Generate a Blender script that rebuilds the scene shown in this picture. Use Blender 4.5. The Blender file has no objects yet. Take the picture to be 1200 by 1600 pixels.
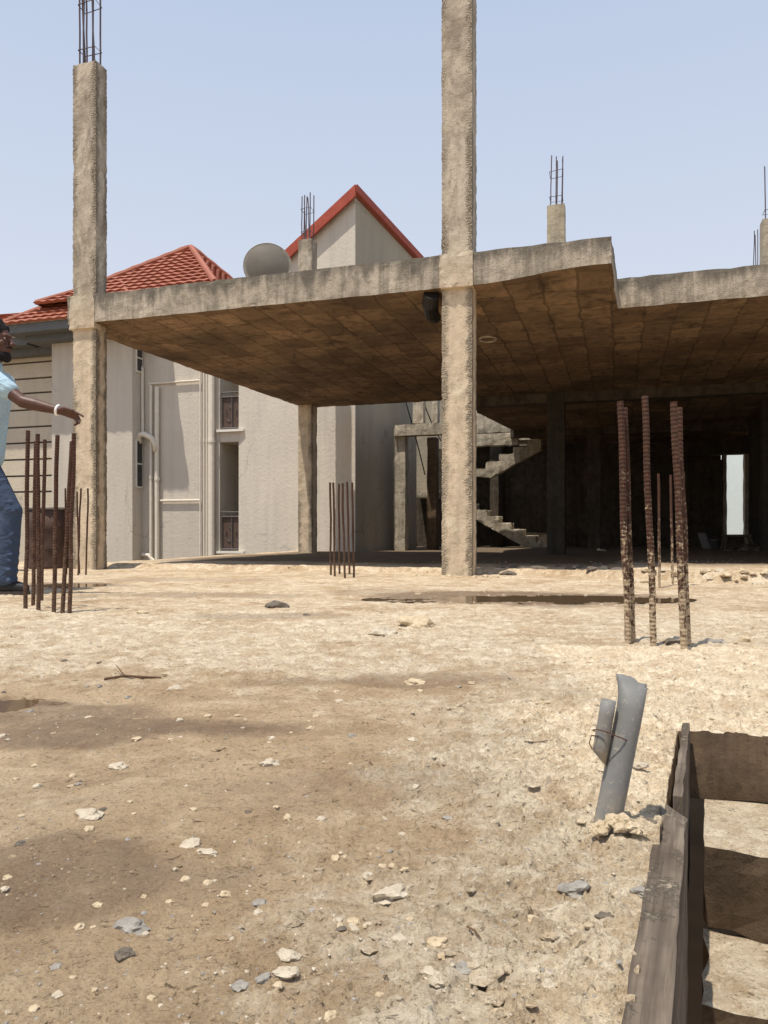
import bpy, bmesh, math, random
from mathutils import Vector, Matrix, noise
random.seed(7)
R = math.radians
sc = bpy.context.scene
COL = sc.collection
F, YH, CAMH = 1175.0, 830.0, 0.40      # measured focal length (px), horizon row, eye height
TH = R(17.3)
U = Vector((math.cos(TH), -math.sin(TH), 0)); V = Vector((math.sin(TH), math.cos(TH), 0))
P0 = Vector((0.513, 6.70, 0))          # foot of the middle front column

def at(px, py, Y):
    return Vector(((px - 600) / F * Y, Y, CAMH + (YH - py) / F * Y))
def gp(px, py):
    return at(px, py, F * CAMH / (py - YH))
def w2l(p, o=P0):
    d = Vector(p) - o
    return d.dot(U), d.dot(V)
def sstep(a, b, x):
    t = max(0, min(1, (x - a) / (b - a))) if a != b else 0
    return t * t * (3 - 2 * t)
def fbm(p, o=4):
    return noise.fractal(p, 1.0, 2.0, o, noise_basis='PERLIN_ORIGINAL')

# ------------------------------------------------------------------ objects
def tag(o, label=None, cat=None, group=None, kind=None):
    if label: o['label'] = label
    if cat: o['category'] = cat
    if group: o['group'] = group
    if kind: o['kind'] = kind
    return o
def thing(name, label, cat, loc=(0, 0, 0), rz=0, group=None):
    o = bpy.data.objects.new(name, None); COL.objects.link(o)
    o.empty_display_size = .1
    o.location = loc; o.rotation_euler = (0, 0, rz)
    return tag(o, label, cat, group)
def link(name, bm, mats, parent=None, smooth=False, loc=None):
    me = bpy.data.meshes.new(name)
    bm.normal_update(); bm.to_mesh(me); bm.free()
    if not isinstance(mats, (list, tuple)): mats = [mats]
    for m in mats: me.materials.append(m)
    if smooth: me.polygons.foreach_set('use_smooth', [True] * len(me.polygons))
    o = bpy.data.objects.new(name, me); COL.objects.link(o)
    if parent: o.parent = parent
    if loc is not None: o.location = loc
    return o

# ------------------------------------------------------------------ mesh helpers
def NB(): return bmesh.new()
def box(bm, x0, x1, y0, y1, z0, z1, mi=0):
    vs = [bm.verts.new((x, y, z)) for z in (z0, z1) for y in (y0, y1) for x in (x0, x1)]
    for q in ((0, 2, 3, 1), (4, 5, 7, 6), (0, 1, 5, 4), (2, 6, 7, 3), (0, 4, 6, 2), (1, 3, 7, 5)):
        f = bm.faces.new([vs[i] for i in q]); f.material_index = mi
    return vs
def bbox(bm, x0, x1, y0, y1, z0, z1, bev=.01):
    b2 = NB(); box(b2, x0, x1, y0, y1, z0, z1)
    bmesh.ops.bevel(b2, geom=list(b2.edges), offset=bev, segments=2, affect='EDGES', profile=.6)
    merge(bm, b2)
def merge(bm, b2, M=None):
    me = bpy.data.meshes.new('tmp'); b2.to_mesh(me); b2.free()
    if M is not None: me.transform(M)
    bm.from_mesh(me); bpy.data.meshes.remove(me)
def frame(d):
    d = d.normalized(); a = Vector((0, 0, 1)) if abs(d.z) < .9 else Vector((1, 0, 0))
    x = d.cross(a).normalized(); return x, d.cross(x).normalized()
def tube(bm, pts, rad, n=8, cap=True, mi=0):
    pts = [Vector(p) for p in pts]; rings = []; x = y = None
    for i, p in enumerate(pts):
        d = (pts[min(i + 1, len(pts) - 1)] - pts[max(i - 1, 0)]).normalized()
        if x is None: x, y = frame(d)
        else:
            x = (x - d * x.dot(d)).normalized(); y = d.cross(x).normalized()
        r = rad[i] if isinstance(rad, (list, tuple)) else rad
        rings.append([bm.verts.new(p + (x * math.cos(t) + y * math.sin(t)) * r) for t in [2 * math.pi * k / n for k in range(n)]])
    for a, b in zip(rings, rings[1:]):
        for k in range(n):
            f = bm.faces.new((a[k], a[(k + 1) % n], b[(k + 1) % n], b[k])); f.material_index = mi
    if cap:
        bm.faces.new(rings[0][::-1]).material_index = mi; bm.faces.new(rings[-1]).material_index = mi
def lathe(bm, prof, n=24, cx=0, cy=0):
    rings = [[bm.verts.new((cx + r * math.cos(2 * math.pi * k / n), cy + r * math.sin(2 * math.pi * k / n), z)) for k in range(n)] for r, z in prof]
    for a, b in zip(rings, rings[1:]):
        for k in range(n): bm.faces.new((a[k], a[(k + 1) % n], b[(k + 1) % n], b[k]))
    bm.faces.new(rings[0][::-1]); bm.faces.new(rings[-1])
def rough(outline, z0, z1, step=.06, amp=.006, chip=.015, seed=0, freq=6, zfun=None, axis='Z', stepz=None):
    """prism over a 2-D outline, cut into a grid, weathered by noise and chipped along its arrises"""
    bm = NB()
    f = bm.faces.new([bm.verts.new((x, y, z0)) for x, y in outline])
    r = bmesh.ops.extrude_face_region(bm, geom=[f])
    for v in r['geom']:
        if isinstance(v, bmesh.types.BMVert): v.co.z = z1
    bmesh.ops.recalc_face_normals(bm, faces=list(bm.faces))
    xs = [p[0] for p in outline]; ys = [p[1] for p in outline]
    for ax, lo, hi, st in ((0, min(xs), max(xs), step), (1, min(ys), max(ys), step), (2, z0, z1, stepz or step)):
        n = int((hi - lo) / st)
        nn = [0, 0, 0]; nn[ax] = 1
        for i in range(1, n + 1):
            c = [0, 0, 0]; c[ax] = lo + (hi - lo) * i / (n + 1) + 1e-4
            bmesh.ops.bisect_plane(bm, geom=bm.verts[:] + bm.edges[:] + bm.faces[:], plane_co=c, plane_no=nn, dist=1e-5)
    bm.normal_update()
    edge = set()
    for e in bm.edges:
        if len(e.link_faces) == 2 and e.calc_face_angle(0) > .8: edge.update(e.verts)
    off = Vector((seed * 3.1, seed * 1.7, seed * .9)); mv = []
    for v in bm.verts:
        p = v.co * freq + off
        d = v.normal * (fbm(p) * amp) + noise.noise_vector(v.co * 1.3 + off) * amp * .35
        if v in edge:
            t = noise.noise(v.co * 17 + off * 2) * .45 + noise.noise(v.co * 41 + off) * .6
            d -= v.normal * chip * (max(-.08, t + .12) * 1.3 + 1.1 * max(0, noise.noise(v.co * 5 + off) - .33))
        mv.append((v, d))
    for v, d in mv: v.co += d
    if zfun:
        for v in bm.verts: v.co.z += zfun(v.co)
    return bm
def rect(x0, x1, y0, y1): return [(x0, y0), (x1, y0), (x1, y1), (x0, y1)]
def lump(rx, ry, rz, seed, sub=2, rough_=.28, flat=.35):
    bm = NB(); bmesh.ops.create_icosphere(bm, subdivisions=sub, radius=1)
    o = Vector((seed * 2.3, seed * .7, seed * 1.9))
    for v in bm.verts:
        c = v.co.copy()
        k = 1 + rough_ * noise.noise(c * 1.4 + o) * 1.6 + rough_ * .5 * noise.noise(c * 3.7 + o)
        c *= k; c.z = max(c.z, -flat)
        v.co = Vector((c.x * rx, c.y * ry, c.z * rz))
    return bm

# ------------------------------------------------------------------ materials
class NT:
    def __init__(s, name):
        s.m = bpy.data.materials.new(name); s.m.use_nodes = True
        s.t = s.m.node_tree; s.n = s.t.nodes; s.l = s.t.links
        s.b = s.n['Principled BSDF']; s.co = s.n.new('ShaderNodeTexCoord')
        s.b.inputs['Specular IOR Level'].default_value = .25
    def new(s, k, **kw):
        n = s.n.new(k)
        for a, v in kw.items(): setattr(n, a, v)
        return n
    def set(s, sock, v):
        if hasattr(v, 'is_output'): s.l.new(v, sock)
        else: sock.default_value = v
    def mapping(s, scale=(1, 1, 1), loc=(0, 0, 0), rot=(0, 0, 0)):
        n = s.new('ShaderNodeMapping'); s.l.new(s.co.outputs['Object'], n.inputs[0])
        n.inputs['Scale'].default_value = scale; n.inputs['Location'].default_value = loc; n.inputs['Rotation'].default_value = rot
        return n.outputs[0]
    def noise(s, scale, detail=6, rough=.6, vec=None, dist=0):
        n = s.new('ShaderNodeTexNoise'); n.inputs['Scale'].default_value = scale
        n.inputs['Detail'].default_value = detail; n.inputs['Roughness'].default_value = rough; n.inputs['Distortion'].default_value = dist
        s.l.new(vec or s.co.outputs['Object'], n.inputs['Vector']); return n.outputs['Fac']
    def voro(s, scale, vec=None, feature='F1', out='Distance'):
        n = s.new('ShaderNodeTexVoronoi', feature=feature); n.inputs['Scale'].default_value = scale
        s.l.new(vec or s.co.outputs['Object'], n.inputs['Vector']); return n.outputs[out]
    def ramp(s, fac, stops, interp='LINEAR'):
        n = s.new('ShaderNodeValToRGB'); e = n.color_ramp.elements; n.color_ramp.interpolation = interp
        while len(e) < len(stops): e.new(.5)
        for q, (p, c) in zip(e, stops):
            q.position = p; q.color = (*c, 1) if isinstance(c, (tuple, list)) else (c, c, c, 1)
        s.set(n.inputs[0], fac); return n.outputs[0]
    def mix(s, fac, a, b, mode='MIX'):
        n = s.new('ShaderNodeMix', data_type='RGBA', blend_type=mode)
        s.set(n.inputs[0], fac)
        for i, v in ((6, a), (7, b)):
            s.set(n.inputs[i], v if hasattr(v, 'is_output') else ((*v, 1) if isinstance(v, (tuple, list)) else (v, v, v, 1)))
        return n.outputs[2]
    def math(s, op, a, b=0, clamp=False):
        n = s.new('ShaderNodeMath', operation=op, use_clamp=clamp); s.set(n.inputs[0], a); s.set(n.inputs[1], b); return n.outputs[0]
    def sep(s, v):
        n = s.new('ShaderNodeSeparateXYZ'); s.l.new(v, n.inputs[0]); return n.outputs
    def attr(s, name):
        n = s.new('ShaderNodeAttribute'); n.attribute_name = name; return n.outputs['Fac']
    def bump(s, h, strength=.5, dist=.01, prev=None):
        n = s.new('ShaderNodeBump'); n.inputs['Strength'].default_value = strength; n.inputs['Distance'].default_value = dist
        s.l.new(h, n.inputs['Height'])
        if prev is not None: s.l.new(prev, n.inputs['Normal'])
        return n.outputs[0]
    def done(s, col, rough=.9, bump=None, metal=0):
        s.set(s.b.inputs['Base Color'], col if hasattr(col, 'is_output') else (*col, 1))
        s.set(s.b.inputs['Roughness'], rough); s.b.inputs['Metallic'].default_value = metal
        if bump is not None: s.l.new(bump, s.b.inputs['Normal'])
        return s.m

def concrete(name, ca, cb, cdark, stain=.5, streak=True, bumpd=.012, grime_shade=None, arris=False):
    t = NT(name)
    n1 = t.noise(1.3, 7, .62); n2 = t.noise(9, 9, .72); n3 = t.noise(70, 5, .75); n4 = t.noise(23, 10, .8, dist=.6); n5 = t.noise(2.7, 6, .6, t.mapping((1, 1, 1), (7, 3, 1)))
    c = t.mix(t.ramp(n1, [(.38, 0), (.62, 1)]), ca, cb)
    c = t.mix(t.math('MULTIPLY', t.ramp(n5, [(.54, 0), (.66, 1)]), .45), c, tuple(min(.8, x * 1.28 + .03) for x in ca))
    c = t.mix(t.math('MULTIPLY', t.ramp(n2, [(.47, 0), (.63, 1)]), .55), c, cdark)
    if streak:
        st = t.noise(1, 7, .68, t.mapping((11, 11, .7)))
        c = t.mix(t.math('MULTIPLY', t.ramp(st, [(.47, 0), (.64, 1)]), stain), c, cdark)
    c = t.mix(t.math('MULTIPLY', t.ramp(n3, [(.34, 1), (.50, 0)]), .3), c, cdark)
    c = t.mix(t.math('MULTIPLY', t.ramp(n4, [(.57, 0), (.63, 1)]), .5), c, tuple(x * .5 for x in cdark))
    pit = t.ramp(t.voro(42), [(.06, 0), (.2, 1)])
    pm = t.math('MULTIPLY', t.math('SUBTRACT', 1, pit), t.ramp(n2, [(.45, 0), (.55, 1)]))
    c = t.mix(t.math('MULTIPLY', pm, .5), c, tuple(x * .6 for x in cdark))
    if grime_shade is not None:
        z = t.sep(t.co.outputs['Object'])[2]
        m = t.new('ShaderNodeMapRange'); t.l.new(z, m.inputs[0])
        for i, v in enumerate(grime_shade): m.inputs[i + 1].default_value = v
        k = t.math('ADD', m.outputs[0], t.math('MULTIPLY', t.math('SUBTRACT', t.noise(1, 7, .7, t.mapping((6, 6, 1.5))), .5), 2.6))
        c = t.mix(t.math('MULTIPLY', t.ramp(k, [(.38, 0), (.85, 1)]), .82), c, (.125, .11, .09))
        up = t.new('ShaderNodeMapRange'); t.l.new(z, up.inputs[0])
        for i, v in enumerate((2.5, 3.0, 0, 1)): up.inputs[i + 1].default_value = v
        if arris:
            gn = t.noise(3.3, 9, .75, t.mapping((1, 1, .55)), .8)
            gc = t.mix(t.ramp(gn, [(.42, 0), (.60, 1)]), (.53, .465, .37), (.22, .185, .145))
            gc = t.mix(t.ramp(t.noise(17, 9, .8), [(.54, 0), (.62, .7)]), gc, (.12, .10, .075))
            c = t.mix(t.math('MULTIPLY', up.outputs[0], .8), c, gc)
    h = t.math('ADD', t.math('MULTIPLY', n2, .8), t.math('MULTIPLY', n3, .4))
    b = t.bump(h, .9, bumpd * 1.6); b = t.bump(pm, -.5, .008, b); b = t.bump(n4, .6, .012, b)
    if arris:
        a = t.math('MULTIPLY', t.attr('arris'), t.ramp(t.noise(8, 6, .7), [(.3, .6), (.5, 1)]))
        ag = t.voro(75); ac = t.mix(t.ramp(ag, [(.2, 0), (.6, 1)]), (.50, .43, .325), (.17, .138, .10))
        ac = t.mix(t.ramp(n4, [(.45, 0), (.6, 1)]), ac, (.29, .24, .175))
        c = t.mix(a, c, ac)
        hh = t.math('MULTIPLY', t.math('SUBTRACT', 1, ag), a); b = t.bump(hh, .9, .02, b)
    return t.done(c, .93, b)
M = {}
M['column'] = concrete('column_concrete', (.68, .545, .39), (.60, .49, .36), (.33, .265, .18), .3, bumpd=.007, grime_shade=(2.3, 3.3, -.25, .32), arris=True)
M['rough_column'] = concrete('weathered_concrete', (.45, .39, .29), (.52, .44, .31), (.21, .175, .125), .4)
M['edge'] = concrete('slab_edge_concrete', (.58, .50, .395), (.44, .38, .30), (.17, .148, .11), .65, bumpd=.022, grime_shade=(2.62, 2.86, .0, 1.0))
M['beam'] = concrete('dusty_concrete', (.54, .47, .36), (.46, .40, .30), (.15, .12, .085), .5)
M['dark'] = concrete('interior_shade_concrete', (.12, .095, .07), (.085, .068, .05), (.03, .024, .018), .5)  # near-black colour paints in the shade of the interior
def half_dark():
    m = concrete('shade_darkened_concrete', (.45, .39, .29), (.52, .44, .31), (.21, .175, .125), .4)
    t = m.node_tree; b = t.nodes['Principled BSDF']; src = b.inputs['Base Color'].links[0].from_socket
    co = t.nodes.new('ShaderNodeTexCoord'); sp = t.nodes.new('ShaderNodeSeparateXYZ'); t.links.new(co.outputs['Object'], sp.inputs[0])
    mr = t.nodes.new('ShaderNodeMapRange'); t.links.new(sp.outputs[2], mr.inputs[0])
    for i, v in enumerate((2.6, 2.9, .13, 1)): mr.inputs[i + 1].default_value = v  # shade under the slab painted in: dark below slab level
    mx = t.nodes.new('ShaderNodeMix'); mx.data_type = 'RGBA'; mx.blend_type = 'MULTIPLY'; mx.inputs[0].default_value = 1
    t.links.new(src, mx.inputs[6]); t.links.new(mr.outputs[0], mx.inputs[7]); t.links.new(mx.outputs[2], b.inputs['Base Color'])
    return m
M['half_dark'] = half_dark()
M['riser'] = concrete('dark_earth_concrete', (.135, .09, .052), (.10, .068, .04), (.045, .03, .02), .5, bumpd=.006)  # dark brown, far darker than the treads

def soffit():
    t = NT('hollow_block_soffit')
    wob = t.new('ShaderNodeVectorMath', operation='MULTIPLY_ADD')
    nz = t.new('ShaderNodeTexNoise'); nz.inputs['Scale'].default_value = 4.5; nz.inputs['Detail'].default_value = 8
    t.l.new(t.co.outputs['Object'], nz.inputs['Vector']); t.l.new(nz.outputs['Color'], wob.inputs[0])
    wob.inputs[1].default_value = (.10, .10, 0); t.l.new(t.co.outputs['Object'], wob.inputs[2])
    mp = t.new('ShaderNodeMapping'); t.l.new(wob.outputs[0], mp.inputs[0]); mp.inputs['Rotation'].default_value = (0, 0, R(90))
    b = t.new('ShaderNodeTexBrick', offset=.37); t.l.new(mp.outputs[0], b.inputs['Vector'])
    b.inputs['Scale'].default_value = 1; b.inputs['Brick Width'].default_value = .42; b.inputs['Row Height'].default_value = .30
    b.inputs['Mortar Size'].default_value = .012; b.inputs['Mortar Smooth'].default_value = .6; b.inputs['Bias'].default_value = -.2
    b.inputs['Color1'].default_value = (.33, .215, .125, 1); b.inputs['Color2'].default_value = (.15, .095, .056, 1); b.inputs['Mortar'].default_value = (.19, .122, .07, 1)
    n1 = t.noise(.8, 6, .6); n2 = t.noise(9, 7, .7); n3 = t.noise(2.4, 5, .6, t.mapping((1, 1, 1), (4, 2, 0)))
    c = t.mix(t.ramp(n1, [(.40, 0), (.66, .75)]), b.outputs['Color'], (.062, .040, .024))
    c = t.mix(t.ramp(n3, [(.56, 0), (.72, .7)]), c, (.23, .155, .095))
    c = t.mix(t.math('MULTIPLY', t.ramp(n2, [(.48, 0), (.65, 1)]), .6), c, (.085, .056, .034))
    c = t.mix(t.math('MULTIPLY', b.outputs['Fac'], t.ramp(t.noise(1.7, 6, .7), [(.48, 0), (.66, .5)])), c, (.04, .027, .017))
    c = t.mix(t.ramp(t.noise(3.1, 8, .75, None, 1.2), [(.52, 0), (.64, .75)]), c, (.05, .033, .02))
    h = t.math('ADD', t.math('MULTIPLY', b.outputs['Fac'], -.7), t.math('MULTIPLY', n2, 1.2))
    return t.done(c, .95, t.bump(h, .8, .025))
M['soffit'] = soffit()

def ground_mat():
    t = NT('dusty_concrete_floor')
    pale = t.attr('pale'); wet = t.attr('wet')
    n0 = t.noise(2.2, 8, .68); n1 = t.noise(13, 9, .74); n2 = t.noise(60, 8, .78); n3 = t.noise(230, 5, .8); n4 = t.noise(30, 8, .74, dist=1.4); n5 = t.noise(7, 8, .7, t.mapping((1, 1, 1), (5, 2, 1)), .5)
    dirt = t.mix(t.ramp(n0, [(.36, 0), (.64, 1)]), (.47, .345, .215), (.61, .48, .33))
    dirt = t.mix(t.math('MULTIPLY', t.ramp(n5, [(.47, 0), (.62, 1)]), .6), dirt, (.34, .24, .145))
    dirt = t.mix(t.math('MULTIPLY', t.ramp(n1, [(.50, 0), (.62, 1)]), .55), dirt, (.68, .545, .375))
    crust = t.mix(t.ramp(n1, [(.40, 0), (.58, 1)]), (.57, .46, .325), (.77, .68, .53))
    crust = t.mix(t.math('MULTIPLY', t.ramp(n4, [(.50, 0), (.60, 1)]), .75), crust, (.90, .82, .67))
    crust = t.mix(t.math('MULTIPLY', t.ramp(n5, [(.50, 0), (.66, 1)]), .5), crust, (.56, .435, .28))
    k = t.math('ADD', t.math('MULTIPLY', n1, 1.6), t.math('ADD', t.math('MULTIPLY', n0, 1.8), t.math('MULTIPLY', n2, .9)))
    pm = t.math('ADD', pale, t.math('SUBTRACT', k, 2.15))
    c = t.mix(t.ramp(pm, [(.22, 0), (.80, 1)]), dirt, crust)
    c = t.mix(t.math('MULTIPLY', t.ramp(n2, [(.54, 0), (.64, 1)]), .5), c, (.24, .165, .10))
    c = t.mix(t.math('MULTIPLY', t.ramp(n3, [(.56, 0), (.66, 1)]), t.math('ADD', .25, t.math('MULTIPLY', pale, .4))), c, (.78, .69, .55))
    c = t.mix(t.math('MULTIPLY', t.ramp(n3, [(.36, 1), (.46, 0)]), .6), c, (.16, .11, .068))
    cr = t.ramp(t.noise(34, 6, .7, t.mapping((1, 1.6, 1), (2, 9, 4)), 2.2), [(.35, 1), (.41, 0)])
    c = t.mix(t.math('MULTIPLY', cr, .75), c, (.085, .058, .034))
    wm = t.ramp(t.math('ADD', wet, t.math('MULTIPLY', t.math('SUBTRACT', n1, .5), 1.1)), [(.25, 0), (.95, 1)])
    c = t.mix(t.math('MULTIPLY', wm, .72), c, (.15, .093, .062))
    c = t.mix(t.math('MULTIPLY', t.attr('grime_shade'), .85), c, (.075, .05, .032))  # shade under the roof slab painted into the floor colour
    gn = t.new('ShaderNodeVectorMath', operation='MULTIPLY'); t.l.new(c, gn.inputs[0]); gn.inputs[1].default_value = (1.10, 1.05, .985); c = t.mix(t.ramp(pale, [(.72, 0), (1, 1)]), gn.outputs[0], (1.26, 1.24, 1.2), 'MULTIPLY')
    h = t.math('ADD', t.math('ADD', t.math('MULTIPLY', n1, 1.0), t.math('MULTIPLY', n2, .6)), t.math('MULTIPLY', n3, .22))
    fl = t.ramp(n4, [(.48, 0), (.54, 1)])
    b = t.bump(h, 1.0, .021); b = t.bump(fl, .5, .005, b); b = t.bump(cr, -.8, .006, b)
    r = t.math('SUBTRACT', .95, t.math('MULTIPLY', wm, .42))
    return t.done(c, r, b)
M['floor'] = ground_mat()

def stucco(name, ca, cb, sc_=55):
    t = NT(name)
    c = t.mix(t.ramp(t.noise(.7, 6), [(.3, 0), (.7, 1)]), ca, cb)
    c = t.mix(t.math('MULTIPLY', t.ramp(t.noise(1, 6, .6, t.mapping((5, 5, .5))), [(.47, 0), (.68, 1)]), .3), c, tuple(x * .62 for x in ca))
    n = t.noise(sc_, 5, .7); n2 = t.noise(16, 4)
    wv = t.new('ShaderNodeVectorMath', operation='MULTIPLY_ADD'); nn_ = t.new('ShaderNodeTexNoise'); nn_.inputs['Scale'].default_value = 2.5; nn_.inputs['Detail'].default_value = 6
    t.l.new(t.co.outputs['Object'], nn_.inputs['Vector']); t.l.new(nn_.outputs['Color'], wv.inputs[0]); wv.inputs[1].default_value = (.5, .5, .5); t.l.new(t.co.outputs['Object'], wv.inputs[2])
    ed = t.ramp(t.voro(.45, wv.outputs[0], 'DISTANCE_TO_EDGE'), [(.001, 1), (.006, 0)])
    c = t.mix(t.math('MULTIPLY', t.math('MULTIPLY', ed, t.ramp(t.noise(.9, 3), [(.48, 0), (.58, 1)])), .55), c, tuple(x * .35 for x in ca))
    c = t.mix(t.math('MULTIPLY', t.ramp(n, [(.3, 1), (.5, 0)]), .3), c, tuple(x * .6 for x in ca))
    return t.done(c, .95, t.bump(t.math('ADD', n, n2), .6, .012))
M['stucco'] = stucco('beige_stucco', (.62, .56, .475), (.54, .485, .41))
M['stucco_b'] = stucco('grey_stucco', (.60, .545, .46), (.68, .615, .52))
M['stucco_shade'] = stucco('shaded_stained_stucco', (.43, .37, .28), (.36, .31, .235), 30)  # stained stucco, also darkened for the walls in shade
M['siding'] = stucco('cream_render', (.60, .53, .42), (.56, .49, .385), 30)

def plain(name, col, rough=.6, var=.15, scale=12, metal=0, spec=None, bump=.2):
    t = NT(name); n = t.noise(scale, 6, .65)
    c = t.mix(t.ramp(n, [(.3, 0), (.7, 1)]), tuple(x * (1 - var) for x in col), tuple(min(1, x * (1 + var)) for x in col))
    if spec is not None: t.b.inputs['Specular IOR Level'].default_value = spec
    return t.done(c, rough, t.bump(t.noise(scale * 5, 4), bump, .004), metal)
M['fascia'] = plain('dark_grey_fascia', (.13, .135, .135), .6)
M['white'] = plain('white_trim', (.74, .70, .62), .5, .06)
M['pvc_white'] = plain('white_pipe', (.70, .64, .54), .45, .08)
M['red'] = plain('red_fascia', (.36, .075, .045), .6, .2, 6)
M['glass'] = plain('dark_glass', (.03, .033, .035), .15, .1, spec=.6, bump=0)
M['railing'] = plain('brown_panel', (.10, .065, .05), .6)
M['iron'] = plain('grey_iron', (.12, .11, .11), .5)
M['blackpipe'] = plain('black_pipe', (.018, .016, .015), .5)
M['dish'] = plain('dish_grey', (.27, .24, .20), .6, .12, 5)
M['outside'] = plain('whitewashed_wall', (.78, .84, .80), .9, .04)
M['plastic'] = plain('grey_plastic', (.20, .19, .18), .6)
M['earth'] = plain('outer_earth', (.26, .19, .12), .95, .25, .6)
M['hair'] = plain('black_hair', (.012, .010, .009), .8, .4, 90, bump=.8)
M['skin'] = plain('brown_skin', (.085, .034, .021), .5, .15, 20, spec=.4)
M['lip'] = plain('dark_lip', (.09, .03, .025), .5)
M['eye'] = plain('eye_white', (.22, .19, .17), .4, .03)
M['shoe'] = plain('black_shoe', (.018, .018, .02), .55)
M['sole'] = plain('shoe_sole', (.06, .05, .045), .8)
M['bracelet'] = plain('white_band', (.85, .84, .82), .35, .03)
M['wire'] = plain('binding_wire', (.10, .045, .025), .7)
M['twig'] = plain('dry_twig', (.12, .07, .04), .9, .3, 60)

def cloth(name, ca, cb, wear=None, scale=500):
    t = NT(name)
    c = t.mix(t.ramp(t.noise(5, 6), [(.2, 0), (.8, 1)]), ca, cb)
    if wear: c = t.mix(t.ramp(t.noise(3.4, 5, .6, t.mapping((1, 1, 1.7), (3, 1, 2))), [(.52, 0), (.85, .3)]), c, wear)
    fold = t.noise(1, 4, .5, t.mapping((9, 9, 14)), 1.0)
    return t.done(c, .9, t.bump(fold, .9, .03, t.bump(t.noise(scale, 2), .2, .002)))
M['shirt'] = cloth('light_blue_cotton', (.33, .47, .55), (.40, .53, .61))
M['jeans'] = cloth('blue_denim', (.04, .058, .10), (.055, .08, .13), (.15, .18, .21))

def rust(name, spat=.5):
    t = NT(name); n = t.noise(60, 6, .7); n2 = t.noise(9, 6, .6)
    c = t.mix(t.ramp(n, [(.3, 0), (.7, 1)]), (.034, .020, .015), (.10, .045, .028))
    z = t.sep(t.co.outputs['Object'])[2]
    m = t.new('ShaderNodeMapRange'); t.l.new(z, m.inputs[0])
    for i, v in enumerate((0, .75, .2, -.08)): m.inputs[i + 1].default_value = v
    k = t.ramp(t.math('ADD', t.noise(45, 5, .8), m.outputs[0]), [(.58, 0), (.66, 1)])
    c = t.mix(t.math('MULTIPLY', k, spat), c, (.46, .36, .24))
    return t.done(c, .85, t.bump(n, .4, .002))
M['rebar'] = rust('rusty_rebar', .85)
M['rebar_dark'] = rust('dark_rusty_rebar', .12)
M['rebar_sky'] = plain('weathered_rebar', (.10, .075, .085), .8)
M['drum'] = plain('rusty_drum', (.075, .046, .035), .75, .35, 9)

def tile_mat():
    t = NT('red_metal_tile')
    c = t.mix(t.ramp(t.noise(1.5, 6), [(.3, 0), (.7, 1)]), (.29, .096, .058), (.37, .135, .082))
    c = t.mix(t.math('MULTIPLY', t.ramp(t.noise(14, 6), [(.5, 0), (.75, 1)]), .4), c, (.17, .06, .042))
    return t.done(c, .6, t.bump(t.noise(60, 3), .15, .004))
M['tile'] = tile_mat()

def wood():
    t = NT('weathered_formwork_wood')
    g = t.noise(1, 6, .65, t.mapping((60, 2.2, 14)), .6); n = t.noise(5, 5); g2 = t.noise(1, 4, .6, t.mapping((190, 5, 40)))
    c = t.mix(t.ramp(g, [(.32, 0), (.66, 1)]), (.075, .056, .042), (.235, .19, .145))
    c = t.mix(t.ramp(n, [(.44, 0), (.62, .8)]), c, (.085, .062, .045))
    c = t.mix(t.math('MULTIPLY', t.ramp(g2, [(.5, 0), (.65, 1)]), .5), c, (.05, .036, .026))
    kn = t.ramp(t.voro(5, t.mapping((3.2, 1.1, 2))), [(.05, 1), (.13, 0)]); c = t.mix(t.math('MULTIPLY', kn, .8), c, (.03, .02, .014))
    ck = t.ramp(t.noise(26, 8, .75), [(.57, 0), (.64, 1)]); c = t.mix(t.math('MULTIPLY', ck, .6), c, (.38, .32, .23))
    return t.done(c, .9, t.bump(t.math('ADD', t.math('ADD', g, g2), ck), .8, .004))
M['wood'] = wood()
def pvc():
    t = NT('grey_pvc')
    c = t.mix(t.ramp(t.noise(7, 6, .65), [(.35, 0), (.65, 1)]), (.155, .155, .15), (.235, .23, .215))
    c = t.mix(t.ramp(t.noise(1, 6, .7, t.mapping((22, 22, 5))), [(.56, 0), (.72, .6)]), c, (.36, .30, .22))
    c = t.mix(t.ramp(t.noise(160, 3, .7), [(.60, 0), (.68, .5)]), c, (.45, .38, .28))
    z = t.sep(t.co.outputs['Object'])[2]
    m = t.new('ShaderNodeMapRange'); t.l.new(z, m.inputs[0])
    for i, v in enumerate((0, .07, .75, 0)): m.inputs[i + 1].default_value = v
    c = t.mix(t.math('MULTIPLY', m.outputs[0], t.ramp(t.noise(40, 5), [(.35, 0), (.6, 1)])), c, (.42, .34, .23))
    return t.done(c, .55, t.bump(t.noise(45, 5), .25, .002))
M['pvc'] = pvc()
def stone(name, ca, cb):
    t = NT(name); n = t.noise(40, 6, .7)
    c = t.mix(t.ramp(n, [(.35, 0), (.65, 1)]), ca, cb)
    n2 = t.noise(140, 4, .7)
    c = t.mix(t.math('MULTIPLY', t.ramp(n2, [(.55, 0), (.7, 1)]), .4), c, tuple(x * .55 for x in ca))
    return t.done(c, .93, t.bump(t.math('ADD', n, t.math('MULTIPLY', n2, .5)), .7, .006))
M['st_pale'] = stone('pale_stone', (.40, .335, .245), (.55, .48, .375))
M['st_grey'] = stone('grey_stone', (.22, .20, .175), (.36, .33, .285))
M['st_dark'] = stone('dark_stone', (.10, .085, .07), (.19, .155, .12))
M['st_dirt'] = stone('dirt_stone', (.40, .31, .195), (.58, .475, .33))
def water():
    t = NT('muddy_water')
    t.b.inputs['Specular IOR Level'].default_value = .5; t.b.inputs['IOR'].default_value = 1.33
    return t.done((.115, .075, .042), .05, t.bump(t.noise(14, 3), .05, .004))
M['water'] = water()

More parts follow.
